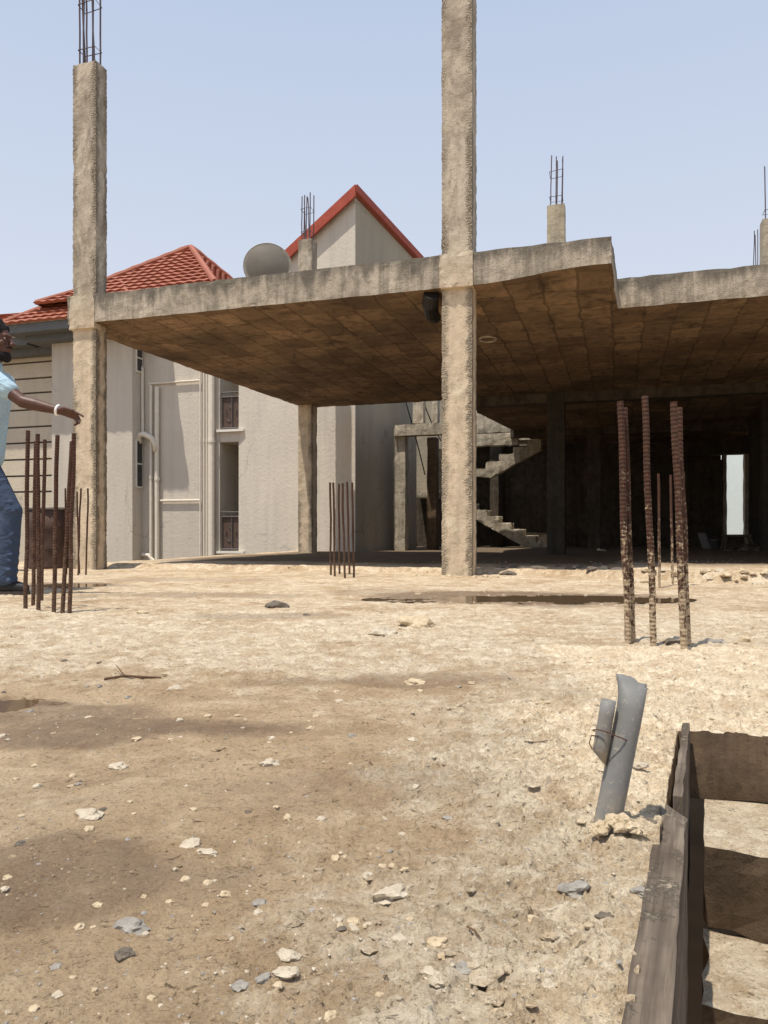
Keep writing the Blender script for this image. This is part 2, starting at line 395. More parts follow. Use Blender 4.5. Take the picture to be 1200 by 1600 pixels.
# ================================================================== SETTING: floor, puddles, outer ground
well_c = Vector((.593, 1.516, 0)); well_d = (Vector((.2025, .61, 0)) - well_c).normalized()   # far left corner, left side
well_u = Vector((.96, -.28, 0)).normalized()
well_n = Vector((-well_d.y, well_d.x, 0))        # to the right of the left side
if well_n.x < 0: well_n = -well_n
fe_n = Vector((-well_u.y, well_u.x, 0))          # beyond the far side
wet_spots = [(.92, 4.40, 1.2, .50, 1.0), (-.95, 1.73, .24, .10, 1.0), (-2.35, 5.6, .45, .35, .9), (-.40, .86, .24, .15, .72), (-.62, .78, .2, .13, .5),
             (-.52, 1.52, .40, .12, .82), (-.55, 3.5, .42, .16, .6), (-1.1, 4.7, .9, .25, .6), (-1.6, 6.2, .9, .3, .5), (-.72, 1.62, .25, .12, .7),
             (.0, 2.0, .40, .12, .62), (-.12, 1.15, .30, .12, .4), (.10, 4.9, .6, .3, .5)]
puddles = [(.85, 4.42, .88, .26, .028), (-.95, 1.73, .20, .075, .012), (-2.35, 5.62, .36, .24, .02)]
def well_dist(x, y):
    p = Vector((x, y, 0)) - well_c
    return p.dot(well_n), p.dot(fe_n)
def fheight(x, y):
    p = Vector((x, y, 0))
    a, b = w2l(p)
    k = 0
    h = .010 * fbm(p * 1.1, 3)
    near = sstep(9, 2, y)
    pal = pale_at(x, y)
    h += .004 * fbm(p * 7 + Vector((3, 1, 0)), 4) * (.4 + .9 * pal)
    h += near * (.0055 * fbm(p * 26, 4)) * (.45 + .9 * pal)
    fl = noise.noise(p * 17 + Vector((0, 5, 0))) + .5 * noise.noise(p * 43)
    h += near * .0055 * sstep(.08, .16, fl) * (.3 + pal)
    fl2 = noise.noise(p * 60 + Vector((9, 5, 0))) + .6 * noise.noise(p * 120)
    h += sstep(3, 1.2, y) * .0055 * sstep(.12, .30, fl2) * (.25 + 1.1 * pal)
    # crumbly kerb at the front of the covered floor
    kb = (.42 if a < 1.1 else .42 - .62 * sstep(1.1, 1.7, a)) + .14 * noise.noise(p * 1.3) + .05 * noise.noise(p * 6)
    hk = .035 + .035 * sstep(1.2, 1.8, a)
    st = sstep(kb - .03, kb + .03, b)
    h += hk * st + st * sstep(kb + .5, kb, b) * (.012 + .02 * abs(noise.noise(p * 9)))
    # mortar collar round the pipe
    d = math.hypot(x - .325, y - .955)
    h += .02 * sstep(.085, .02, d) * (.7 + .6 * noise.noise(p * 40))
    n_, e_ = well_dist(x, y)
    if 0 < n_ < 1.2 and abs(e_) < .06: h *= .3 + .7 * sstep(0, .06, abs(e_))
    for (cx, cy, rx, ry, dep) in puddles:
        q = math.hypot((x - cx) / rx, (y - cy) / ry) + .35 * noise.noise(p * 4 / max(rx, .3)) + .45 * noise.noise(Vector((x * 2.2, y * 7, 4)))
        h -= dep * sstep(1.15, .4, q)
        h *= 1 - .6 * sstep(1.3, .6, q)
    return h
def pale_at(x, y):
    p = Vector((x, y, 0))
    v = sstep(-.28, .42, x - .03 + .16 * fbm(p * 2.2, 3) - .05 * (y - 1)) * sstep(2.4, 1.5, y)
    v = max(v, .66 * sstep(1.7, 2.3, y + .3 * noise.noise(p)) * sstep(4.4, 3.6, y))
    v = max(v, .5 * sstep(3.2, 4, y))
    if y < 2.6: v = max(v, sstep(.25, .6, x) * .9)
    return min(1, v)
def build_floor():
    bm = NB()
    ts = []
    t = -9.0
    for v in (-9, -6, -4, -3, -2.2, -1.7, -1.4, -1.2, -1.05, -.9, -.8, -.72, -.66): ts.append(v)
    N = 400
    for i in range(N + 1): ts.append(-.6 + 1.2 * i / N)
    for v in (.66, .72, .8, .9, 1.05, 1.25, 1.6, 2.1, 3, 4.5, 7): ts.append(v)
    ys = [-3, -2, -1.2, -.6, -.2, .1, .3, .42]
    y = .5
    while y < 21.5:
        ys.append(y); y += max(.0032, .0034 * y * (1 + .18 * y))
    rows = []
    for y in ys:
        w = max(y, .5)
        rows.append([bm.verts.new((t * w, y, 0)) for t in ts])
    for a, b in zip(rows, rows[1:]):
        for i in range(len(ts) - 1): bm.faces.new((a[i], a[i + 1], b[i + 1], b[i]))
    # real edges: free edges of the floor plate, and the stair opening
    geom = lambda: bm.verts[:] + bm.edges[:] + bm.faces[:]
    left_n = U.copy()
    for co, no in ((well_c, well_n), (well_c, fe_n), (well_c + well_n * 1.15, well_n),
                   (P0 + U * -4.25, U), (P0 + V * .95, V), (P0 + U * 8.2, U), (P0 + V * 13.2, V), (Vector((-7, 0, 0)), Vector((1, 0, 0)))):
        bmesh.ops.bisect_plane(bm, geom=geom(), plane_co=co, plane_no=no, dist=1e-5)
    kill = []
    for f in bm.faces:
        c = f.calc_center_median(); n, e = well_dist(c.x, c.y)
        a, b = w2l(c)
        if (0 < n < 1.15 and e < 0 and c.y > -1.2) or (a < -4.25 and b > .95) or a > 8.2 or b > 13.2 or c.x < -7: kill.append(f)
    bmesh.ops.delete(bm, geom=kill, context='FACES')
    bm.verts.ensure_lookup_table()
    P = []; W = []; SHD = []
    for v in bm.verts:
        x, y = v.co.x, v.co.y
        v.co.z = fheight(x, y)
    bmesh.ops.recalc_face_normals(bm, faces=list(bm.faces))
    if sum(f.normal.z for f in list(bm.faces)[:50]) < 0: bmesh.ops.reverse_faces(bm, faces=list(bm.faces))
    be = [e for e in bm.edges if e.is_boundary]
    r = bmesh.ops.extrude_edge_only(bm, edges=be)
    for g in r['geom']:
        if isinstance(g, bmesh.types.BMVert): g.co.z = -.135 + .01 * noise.noise(g.co * 9)
        if isinstance(g, bmesh.types.BMFace): g.material_index = 1
    for v in bm.verts:
        x, y = v.co.x, v.co.y
        P.append(pale_at(x, y)); w = 0
        q = Vector((x, y, 0))
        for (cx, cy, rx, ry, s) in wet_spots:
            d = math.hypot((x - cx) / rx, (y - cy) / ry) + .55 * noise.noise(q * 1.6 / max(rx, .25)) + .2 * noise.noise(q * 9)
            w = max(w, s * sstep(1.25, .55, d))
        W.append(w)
        a_, b_ = w2l(q); SHD.append(sstep(.7, 2.2, b_ + .4 * noise.noise(q * 1.5)) * sstep(-4.3, -3.6, a_))  # mask of the painted shade on the covered floor
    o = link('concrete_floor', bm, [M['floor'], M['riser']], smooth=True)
    for nm, arr in (('pale', P), ('wet', W), ('grime_shade', SHD)):
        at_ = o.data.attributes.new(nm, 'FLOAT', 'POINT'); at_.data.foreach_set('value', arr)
    tag(o, kind='structure')
build_floor()
for i, (cx, cy, rx, ry, dep) in enumerate(puddles):
    bm = NB(); n = 40; vs = []
    for k in range(n):
        t = 2 * math.pi * k / n; s = 1.12
        vs.append(bm.verts.new((cx + rx * s * math.cos(t), cy + ry * s * math.sin(t), 0)))
    bm.faces.new(vs)
    base = min(fheight(cx + dx * rx, cy + dy * ry) for dx in (-.4, 0, .4) for dy in (-.4, 0, .4))
    o = link('puddle_water', bm, M['water'], loc=(0, 0, base + dep * .36)); tag(o, kind='structure')
bm = NB(); S = 3000
bm.faces.new([bm.verts.new(p) for p in ((-S, -S, -3.3), (S, -S, -3.3), (S, S, -3.3), (-S, S, -3.3))])
tag(link('ground', bm, M['earth']), kind='structure')

# ================================================================== UNFINISHED BUILDING
bld = thing('unfinished_building', 'unfinished concrete frame building with bare columns, thick roof slab and dark interior', 'building', P0, -TH)
slab_out = [(-4.0, -.03), (1.45, -.03), (1.5, 1.07), (6.6, 1.07), (6.6, 13), (-.25, 13), (-.95, 7.0), (-.76, 5.6), (-3.74, 5.6)]
def slab_z(c):
    if c.z < 2.7 and c.y < .3 and c.x > .3: return .07 * sstep(.3, 1.3, c.x) * sstep(.6, .1, c.y)
    return 0
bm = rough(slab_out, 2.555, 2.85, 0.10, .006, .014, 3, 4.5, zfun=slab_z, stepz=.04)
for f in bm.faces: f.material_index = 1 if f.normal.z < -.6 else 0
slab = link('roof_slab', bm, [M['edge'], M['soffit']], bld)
# the beam band is a little proud where it meets the front columns
def bar_pts(p, q, bow=0, n=6, seed=0):
    return [p.lerp(q, i / n) + Vector((noise.noise(Vector((i * .7, seed, 0))), noise.noise(Vector((seed, i * .7, 3))), 0)) * bow for i in range(n + 1)]
def column(a, b, w, d, top, mat, seed, n_bars=6, bar_h=.75, z0=0, step=.045, rings=1):
    bm = rough(rect(a, a + w, b, b + d), z0, top, step, .004, .0095, seed, 7)
    c = link('column', bm, mat, bld)
    ar = []
    for v in c.data.vertices:
        ex = min(v.co.x - a, a + w - v.co.x); ey = min(v.co.y - b, b + d - v.co.y)
        ar.append(sstep(.062, .03, (max(ex, ey) + .03 * noise.noise(v.co * 9) + .02 * noise.noise(v.co * 23)) if min(ex, ey) < .02 else 1) * sstep(-.35, .15, noise.noise(v.co * 1.6) + (.25 if v.co.x > a + w / 2 else -.02)))
    at_ = c.data.attributes.new('arris', 'FLOAT', 'POINT'); at_.data.foreach_set('value', ar)
    # starter bars along the sides, with a stirrup
    pos = []
    ix, iy = .05, .045
    grid = [(0, 0), (.5, 0), (1, 0), (1, 1), (.5, 1), (0, 1), (.25, 0), (.75, 1)][:n_bars]
    for k, (fx, fy) in enumerate(grid):
        x = a + ix + (w - 2 * ix) * fx; y = b + iy + (d - 2 * iy) * fy
        p = Vector((x, y, top - .05)); q = Vector((x + random.uniform(-.03, .03), y + random.uniform(-.03, .03), top + bar_h * random.uniform(.93, 1.04)))
        rb = NB(); tube(rb, bar_pts(p, q, .008, 5, seed + k), .009, 6); link('rebar', rb, M['rebar_sky'], c)
    for k in range(rings):
        z = top + bar_h * (.18 + .5 * k)
        s = NB(); x0, x1, y0, y1 = a + ix - .012, a + w - ix + .012, b + iy - .012, b + d - iy + .012
        dz = .02 if k else 0
        tube(s, [(x0, y0, z), (x1, y0, z + dz), (x1, y1, z), (x0, y1, z - dz), (x0, y0, z)], .005, 5); link('stirrup', s, M['rebar_sky'], c)
    return c
column(0, 0, .275, .22, 5.35, M['column'], 1, 6, .7, z0=-.05, step=.024)
column(-3.95, .0, .285, .18, 5.28, M['column'], 2, 7, .95, z0=-.05, step=.024, rings=2)
column(-3.72, 5.28, .25, .25, 5.38, M['column'], 4, 7, .78, rings=2)
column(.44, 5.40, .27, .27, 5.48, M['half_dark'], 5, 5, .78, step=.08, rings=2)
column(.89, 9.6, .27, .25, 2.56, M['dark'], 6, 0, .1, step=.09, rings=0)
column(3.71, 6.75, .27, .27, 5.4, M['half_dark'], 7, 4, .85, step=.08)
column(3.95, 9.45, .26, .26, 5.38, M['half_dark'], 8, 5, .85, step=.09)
column(4.6, 1.12, .27, .27, 5.3, M['column'], 9, 6, .8, step=.08)
column(-3.7, 9.9, .27, .27, 2.4, M['beam'], 10, 0, .1, step=.09, rings=0)
# rear and side infill walls (parts of the shell), interior shade painted into their colour
def wallpart(a0, a1, b0, b1, z0, z1, mat, seed, name='wall_panel', step=.35, amp=.01):
    return link(name, rough(rect(a0, a1, b0, b1), z0, z1, step, amp, .02, seed, 2), mat, bld)
def la(px, Y):                     # local a,b of a sight line at a depth
    return w2l(((px - 600) / F * Y, Y, 0))
bk = 12.4
def a_on_back(px, b=bk):
    k = (px - 600) / F             # X = kY ; (X-P0x)*sin + (Y-P0y)*cos = b
    Y = (b + P0.x * V.x + P0.y * V.y) / (k * V.x + V.y)
    return w2l((k * Y, Y, 0))[0], Y
aL = a_on_back(1133)[0]; aM0 = a_on_back(1163.5)[0]; aM1 = a_on_back(1179)[0]; aR = a_on_back(1184)[0]
YB = a_on_back(1060)[1]
z_of = lambda py, Y: CAMH + (YH - py) / F * Y
zs1, zs0 = z_of(712, YB), z_of(720, YB)
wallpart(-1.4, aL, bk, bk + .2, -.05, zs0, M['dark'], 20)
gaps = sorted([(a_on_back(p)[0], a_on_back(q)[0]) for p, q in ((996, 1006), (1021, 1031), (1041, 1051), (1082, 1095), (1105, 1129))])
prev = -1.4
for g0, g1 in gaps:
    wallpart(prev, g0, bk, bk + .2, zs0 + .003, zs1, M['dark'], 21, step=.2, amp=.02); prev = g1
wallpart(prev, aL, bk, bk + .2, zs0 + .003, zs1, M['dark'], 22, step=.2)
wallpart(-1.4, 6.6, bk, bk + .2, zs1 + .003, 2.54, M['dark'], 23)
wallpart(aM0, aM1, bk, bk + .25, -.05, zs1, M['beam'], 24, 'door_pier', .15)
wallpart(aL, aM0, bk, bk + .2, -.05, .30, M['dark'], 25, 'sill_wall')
wallpart(a_on_back(985)[0], a_on_back(1131)[0], bk + .5, bk + .6, 1.9, 2.6, M['riser'], 33, 'slot_backing')  # added backing panel that dims the slots in the rear wall
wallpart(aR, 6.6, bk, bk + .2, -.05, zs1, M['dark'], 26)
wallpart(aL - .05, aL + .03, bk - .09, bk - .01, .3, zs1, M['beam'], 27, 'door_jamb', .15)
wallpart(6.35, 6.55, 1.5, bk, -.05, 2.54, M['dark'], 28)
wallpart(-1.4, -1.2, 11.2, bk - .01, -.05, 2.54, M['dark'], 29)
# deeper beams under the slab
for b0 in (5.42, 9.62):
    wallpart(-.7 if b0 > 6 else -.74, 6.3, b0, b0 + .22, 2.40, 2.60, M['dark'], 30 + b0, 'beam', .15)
# lit walls and beams round the open stair well
def P(px, py, Y): a, b = la(px, Y); return a, b, z_of(py, Y)
def panel_px(name, px0, px1, py0, py1, Y, th, mat, seed, step=.12, amp=.012):
    a0, b0, z1 = P(px0, py0, Y); a1, b1, z0 = P(px1, py1, Y)
    bmid = (b0 + b1) / 2
    return link(name, rough(rect(a0, a1, bmid, bmid + th), z0, z1, step, amp, .025, seed, 4), mat, bld)
panel_px('wall_panel', 612, 745, 560, 874, 18.2, .15, M['stucco_shade'], 41, .3)
panel_px('beam', 612, 700, 662, 680, 13.9, .25, M['beam'], 42)
panel_px('pier', 614, 634, 682, 871, 14.1, .25, M['beam'], 43)
panel_px('pier', 666, 682, 683, 866, 14.6, .25, M['riser'], 44)
panel_px('pier', 644, 662, 560, 661, 14.2, .2, M['beam'], 45)
panel_px('pier', 674, 684, 560, 661, 14.2, .2, M['beam'], 46)
panel_px('beam', 684, 812, 678, 697, 16.4, .25, M['beam'], 47)
panel_px('door_recess', 636, 690, 768, 870, 17.9, .1, M['dark'], 48, .3)
panel_px('wall_panel', 682, 745, 700, 872, 17.4, .1, M['dark'], 49, .3)
panel_px('beam', 736, 806, 640, 676, 17.6, .2, M['beam'], 50)
wallpart(-3.2, -.3, 11.75, 12.95, 2.60, 2.72, M['beam'], 52, 'shade_canopy')  # added canopy, keeps sun off the wall behind the stairs
wallpart(-3.2, -1.403, 12.4, 12.6, -.05, 2.59, M['dark'], 53)
# staircase: two flights and a landing, as one part each
def flight(px_foot, Y, z_foot, n, tread, rise, sgn, wid, seed):
    a0, b0 = la(px_foot, Y)
    pts = []
    a, z = a0, z_foot
    pts.append((a, z))
    for i in range(n):
        z += rise; pts.append((a, z)); a += sgn * tread; pts.append((a, z))
    pts.append((a, z - .22)); pts.append((a0 + sgn * .42, z_foot - .02 if z_foot < .2 else z_foot - .06))
    bm = NB()
    out = [(p[0], p[1]) for p in pts]
    b2 = rough(out, 0, wid, .09, .010, .03, seed, 5)
    Mx = Matrix(((1, 0, 0, 0), (0, 0, 1, b0), (0, 1, 0, 0), (0, 0, 0, 1)))
    merge(bm, b2, Mx); bmesh.ops.recalc_face_normals(bm, faces=list(bm.faces))
    return bm, a, z
fl, a_end, z_end = flight(857, 16.8, 0, 9, .275, .148, -1, .55, 61)
stair = link('staircase_flight', fl, M['beam'], bld)
a2, b2_ = la(858, 16.8)
link('landing', rough(rect(a_end - .55, a_end - .004, b2_ - .6, b2_ + .9), z_end - .17, z_end, .15, .012, .03, 62, 4), M['beam'], bld)
fl2, _, _ = flight(737, 16.5, 1.62, 5, .30, .15, 1, .25, 63)
link('staircase_flight', fl2, M['beam'], bld)
# drain stub by the column and a round block-out in the soffit
bm = NB(); tube(bm, [(-.10, .03, 2.53), (-.13, .10, 2.47), (-.16, .28, 2.43), (-.17, .45, 2.44)], [.07, .075, .07, .06], 14); link('drain_stub', bm, M['blackpipe'], bld)
bm = NB()
pa = w2l(at(762, 527, 8.4))
tube(bm, [(pa[0] + .09 * math.cos(t), pa[1] + .12 * math.sin(t), 2.545) for t in [i * 2 * math.pi / 18 for i in range(19)]], .012, 6)
link('pipe_ring', bm, M['beam'], bld)
# construction joint collar where the slab band crosses the front column
link('joint_collar', rough(rect(-.012, .287, -.048, .2), 2.55, 2.853, .04, .006, .015, 71, 7), M['column'], bld)
link('joint_collar', rough(rect(-3.965, -3.655, -.04, .15), 2.50, 2.853, .04, .006, .015, 72, 7), M['column'], bld)

# cables hanging by the stair well
for i, (q0, q1, q2) in enumerate((((634, 628), (652, 690), (664, 742)), ((662, 628), (674, 664), (690, 690)))):
    p0, p1, p2 = at(*q0, 15.0), at(*q1, 15.0), at(*q2, 15.0)
    bm = NB(); tube(bm, [p0.lerp(p1, t) * (1 - t) + p1.lerp(p2, t) * t - p0 for t in [k / 10 for k in range(11)]], .012, 5)
    tag(link('hanging_cable', bm, M['blackpipe'], loc=p0), ['long thin black cable hanging beside the grey pier', 'short thin black cable hanging close to the middle column'][i], 'cable')

# ================================================================== SUNKEN STAIR + FORMWORK BOARDS
ang = math.atan2(-well_d.x, -well_d.y)     # flight direction
st = thing('stair_flight', 'dusty concrete steps descending in the floor opening at the right', 'stairs', well_c, -ang)
# local: x to the right, y towards the far side
z = -.135; y1 = -.002
for i in range(9):
    bm = rough(rect(.048, 1.14, y1 - .235, y1 + (.0 if i else 0.18)), z - .145, z, .045, .004, .018, 80 + i, 12)
    if i == 0:
        pass
    for f in bm.faces: f.material_index = 0 if f.normal.z > .6 else 1
    o = link('step', bm, [M['floor'], M['riser']], st)
    a_ = o.data.attributes.new('pale', 'FLOAT', 'POINT'); a_.data.foreach_set('value', [.75] * len(o.data.vertices))
    y1 -= .215; z -= .145
bd = thing('formwork_board', 'thick weathered grey formwork plank on edge along the stair opening', 'board', well_c, -ang)
bm = rough(rect(-.008, .029, -1.35, -.47), -.30, .012, .03, .0012, .0035, 91, 9, zfun=lambda c: (-.022 * sstep(-.56, -.47, c.y) * sstep(-.005, .025, c.x) + .0025 * noise.noise(c * 14)) * (c.z > -.1))
link('plank', bm, M['wood'], bd)
bd2 = thing('formwork_board', 'thin dark formwork board standing at the far end of the opening', 'board', well_c, -ang)
bm = rough(rect(.008, .022, -.46, -.01), -.26, .018, .025, .0012, .0035, 92, 9, zfun=lambda c: .004 * noise.noise(c * 12))
link('plank', bm, M['wood'], bd2)
# ================================================================== GREY PIPE with short off-cut tied to it
def loft(bm, secs, n=20):
    rings = []
    for (c, ax, ay, vx, vy) in secs:
        rings.append([bm.verts.new(c + vx * ax * math.cos(t) + vy * ay * math.sin(t)) for t in [2 * math.pi * k / n for k in range(n)]])
    for a, b in zip(rings, rings[1:]):
        for k in range(n): bm.faces.new((a[k], a[(k + 1) % n], b[(k + 1) % n], b[k]))
    return rings
pb = gp(945, 1306); Yp = pb.y
ptop = at(994, 1060, Yp + .015)
ax_ = (ptop - pb).normalized(); L = (ptop - pb).length
vx = Vector((1, 0, 0)); vx = (vx - ax_ * vx.dot(ax_)).normalized(); vy = ax_.cross(vx)
bm = NB()
secs = [(-ax_ * .03, .0172, .0172, vx, vy)]
for s in (.0, .2, .4, .6, .72): secs.append((ax_ * L * s, .0172, .0172, vx, vy))
for s, a, b in ((.80, .0172, .0170), (.86, .0176, .0158), (.90, .0186, .0135), (.94, .0202, .0105), (.975, .0220, .0078), (1.0, .0232, .0066)):
    secs.append((ax_ * L * s + vy * (.0172 - b) * 1.25, a, b, vx, vy))
rg = loft(bm, secs)
for v in rg[-1] + rg[-2]:                       # torn, pinched mouth
    v.co += ax_ * (-.012 * sstep(-.004, .02, v.co.dot(vx) - ptop.dot(vx) + pb.dot(vx)) + .002 * noise.noise(v.co * 200)) * (1 if v in rg[-1] else .4)
inner = loft(bm, [(c + vy * 0, a - .0022, b - .002, x, y) for c, a, b, x, y in secs[-6:]])
for v in inner[-1]: v.co += ax_ * (-.012 * sstep(-.004, .02, v.co.dot(vx) - ptop.dot(vx) + pb.dot(vx)))
for k in range(20): bm.faces.new((rg[-1][k], rg[-1][(k + 1) % 20], inner[-1][(k + 1) % 20], inner[-1][k]))
bmesh.ops.contextual_create(bm, geom=inner[0])
bmesh.ops.recalc_face_normals(bm, faces=list(bm.faces))
tag(link('conduit_pipe', bm, M['pvc'], smooth=True, loc=pb), 'grey plastic pipe with pinched mouth leaning out of the floor', 'pipe')
s0 = at(936, 1184, Yp + .004); s1 = at(951, 1094, Yp + .006)
bm = NB()
d = (s1 - s0).normalized(); fx, fy = frame(d)
secs = [(d * (s1 - s0).length * s, .0098, .0098, fx, fy) for s in (0, .25, .5, .75, 1)]
r1 = loft(bm, secs, 16); r2 = loft(bm, [(c, a - .0016, b - .0016, x, y) for c, a, b, x, y in secs], 16)
for i in (0, -1):
    for k in range(16): bm.faces.new((r1[i][k], r1[i][(k + 1) % 16], r2[i][(k + 1) % 16], r2[i][k]))
for v in r1[0] + r2[0]: v.co -= d * (v.co.dot(Vector((1, 0, 0)))) * .9
bmesh.ops.recalc_face_normals(bm, faces=list(bm.faces))
so = link('conduit_offcut', bm, M['pvc'], smooth=True, loc=s0); tag(so, 'short grey pipe piece wired to the side of the leaning pipe', 'pipe')
bm = NB(); mid = (s1 - s0) * .45; pc = (pb + ax_ * ((s0 + mid - pb).dot(ax_))) - s0
pts = []
for k in range(21):
    t = 2 * math.pi * k / 20
    c = (mid + pc) / 2; hw = (pc - mid) / 2
    pts.append(c + hw * 1.0 * math.cos(t) * 1.0 + hw.normalized() * math.cos(t) * .0145 + vy * math.sin(t) * .0185 + ax_ * .003 * math.sin(2 * t))
pts += [pts[10] + Vector((-.004, -.006, -.006)), pts[10] + Vector((-.007, -.006, -.016)), pts[10] + Vector((-.003, -.006, -.024))]
tube(bm, pts, .0008, 5); link('wire_tie', bm, M['wire'], so)

# ================================================================== STARTER BARS
def ribbed(bm, p, q, r, seed, ribs=True, n=8):
    L_ = (q - p).length
    if not ribs:
        tube(bm, bar_pts(p, q, .006, 8, seed), r, n); return
    k = int(L_ / .0072); pts = []; rad = []
    for i in range(k + 1):
        t = i / k
        pts.append(p.lerp(q, t) + Vector((noise.noise(Vector((t * 3, seed, 0))), noise.noise(Vector((seed, t * 3, 5))), 0)) * .006 * min(1, t * 4))
        rad.append(r * (1.075 if i % 2 else .945))
    tube(bm, pts, rad, n)
def bundle(label, bars, r, mat, ribs=True, dY=0):
    # bars: (base px, base py, top px, top py)
    B = [(gp(b[0], b[1]), b) for b in bars]
    c = sum((x[0] for x in B), Vector()) / len(B); c.z = 0
    t = thing('starter_bars', label, 'rebar', c, 0, 'starter bars standing in the floor')
    for i, (g, b) in enumerate(B):
        g.z = fheight(g.x, g.y)
        p = g - c; q = at(b[2], b[3], g.y) - c
        dirn = (q - p).normalized()
        bm = NB(); ribbed(bm, p - dirn * .03, q, r, i * 3.3 + c.x, ribs); link('rebar', bm, mat, t)
    return t
bundle('cluster of thick rusty ribbed bars nearest the grey pipe', [(981, 1006, 969, 627), (988.5, 1004, 976.5, 637), (1021, 1008, 1007, 619), (1069, 1017, 1053, 628), (1075, 1012, 1060, 637)], .0118, M['rebar'])
bundle('dark rusty bars in front of the walking man and drum', [(40, 953, 44, 673), (51.5, 947, 57, 690), (60, 955, 59.5, 678), (65, 938, 70, 687), (84, 957, 89, 680), (97.5, 957, 112, 690), (108.5, 957, 115.5, 677)], .0108, M['rebar_dark'])
bundle('slim rusty bars in the floor left of the middle column', [(517, 899, 516, 754), (523, 901, 521, 754), (531, 898, 529, 756), (539, 903, 535, 755), (546, 898, 542.5, 753), (553, 902, 550, 754)], .0095, M['rebar_dark'], False)
bundle('thin rusty bars behind the thick cluster at the puddle', [(1030.5, 918, 1029, 740), (1051, 914, 1048, 742), (1072, 916, 1068, 738)], .0095, M['rebar'], False)
bundle('thin rusty bars at the foot of the far left column', [(104, 897, 102, 763), (122, 899, 126, 763), (124, 896, 120, 768), (134, 898, 138, 763)], .0085, M['rebar_dark'], False)

# ================================================================== DRUMS
def drum(px, py, r, h, label, mat):
    g = gp(px, py); g.z = fheight(g.x, g.y) - .005
    t = thing('steel_drum', label, 'drum', g, 0)
    bm = NB(); prof = [(r * .97, 0), (r * 1.02, .012), (r, .03)]
    for k in (.33, .66): prof += [(r, h * k - .02), (r * 1.025, h * k), (r, h * k + .02)]
    prof += [(r, h - .02), (r * .9, h - .03)]
    lathe(bm, prof, 36); link('body', bm, mat, t, smooth=True)
    bm = NB(); tube(bm, [(r * math.cos(a), r * math.sin(a), h - .012) for a in [2 * math.pi * k / 36 for k in range(37)]], .015, 8, False)
    link('rim', bm, M['st_grey'], t, smooth=True)
    return t
drum(77, 888, .205, .66, 'dark rusty drum standing beside the far left column', M['drum'])
drum(-14, 893, .17, .58, 'reddish brown drum behind the walking man', M['drum'])

# ================================================================== SATELLITE DISH
dp = at(418, 416, 10.0)
dsh = thing('satellite_dish', 'round grey satellite dish standing on the roof slab', 'satellite dish', (dp.x, dp.y, 2.85), R(6))
bm = NB(); rings = []; nn = 40; Rr = .315
for k in range(9):
    r = Rr * k / 8; zz = -.09 * (1 - (k / 8) ** 2)
    rings.append([bm.verts.new((r * math.cos(2 * math.pi * i / nn), zz, r * 1.03 * math.sin(2 * math.pi * i / nn))) for i in range(nn)] if k else [bm.verts.new((0, zz, 0))])
for i in range(nn): bm.faces.new((rings[0][0], rings[1][i], rings[1][(i + 1) % nn]))
for a, b in zip(rings[1:], rings[2:]):
    for i in range(nn): bm.faces.new((a[i], a[(i + 1) % nn], b[(i + 1) % nn], b[i]))
g = bmesh.ops.solidify(bm, geom=list(bm.faces), thickness=.008)
bmesh.ops.recalc_face_normals(bm, faces=list(bm.faces))
refl = link('reflector', bm, M['dish'], dsh, smooth=True); refl.location = (0, 0, dp.z - 2.85); refl.rotation_euler = (R(-8), 0, 0)
bm = NB(); tube(bm, [(Rr * math.cos(t), 0, Rr * 1.03 * math.sin(t)) for t in [2 * math.pi * k / 40 for k in range(41)]], .008, 6, False); rr = link('rim', bm, M['dish'], refl)
bm = NB(); tube(bm, [(0, .15, 0), (0, .15, dp.z - 2.85 - .1), (0, .06, dp.z - 2.85)], .025, 10); link('mast', bm, M['iron'], dsh)
bm = NB(); tube(bm, [(0, -.02, dp.z - 2.85 - .32), (0, .40, dp.z - 2.85 - .15)], .012, 8); box(bm, -.03, .03, .38, .47, dp.z - 2.85 - .19, dp.z - 2.85 - .12); link('feed_arm', bm, M['iron'], dsh)

# ================================================================== TILED HOUSE (left)
O = Vector((-5.02, 15.0, -3.3))
hb = thing('tiled_house', 'beige house with red tiled hip roof and white drain pipes', 'house', O, -TH)
G = 3.3                                           # local z of our floor level
def hz(z): return z + G
def hpart(name, mat, boxes, parent=None, bev=0):
    bm = NB()
    for b_ in boxes: box(bm, *b_)
    return link(name, bm, mat, parent or hb)
hpart('wall', M['stucco'], [(-1.95, 0, 0, .34, 0, hz(4.30)), ])
hpart('wall', M['stucco'], [(.0, 1.66, .34, .6, 0, hz(5.19)), (-1.94, 0, .345, .6, 0, hz(4.29))])
def groove_wall():
    bm = NB(); z = 0
    zz = [hz(z_of(py, 16.4)) for py in (768, 743, 717, 691, 666, 639, 613, 590, 565)]
    zz = [0] + zz + [hz(4.32)]
    for a, b in zip(zz, zz[1:]): box(bm, -7.5, -1.953, .62, .8, a + .02, b - .02)
    box(bm, -7.5, -1.954, .70, .81, 0.001, hz(4.29), 1)
    return bm
link('grooved_wall', groove_wall(), [M['siding'], M['iron']], hb)
# eaves
hpart('eave', M['fascia'], [(-2.62, .50, -.55, .62, hz(4.40), hz(4.60)), (-2.35, .40, -.28, .6, hz(4.28), hz(4.40))])
hpart('eave', M['fascia'], [(-8.0, -2.63, .05, 1.2, hz(4.33), hz(4.52)), (-8.0, -1.96, .32, 1.0, hz(4.20), hz(4.33))])
hpart('eave', M['fascia'], [(.503, 1.85, .10, .335, hz(5.10), hz(5.19))])
hpart('eave_trim', M['white'], [(-2.64, .52, -.57, -.551, hz(4.575), hz(4.62)), (-8.0, -2.64, .03, .049, hz(4.50), hz(4.535))])
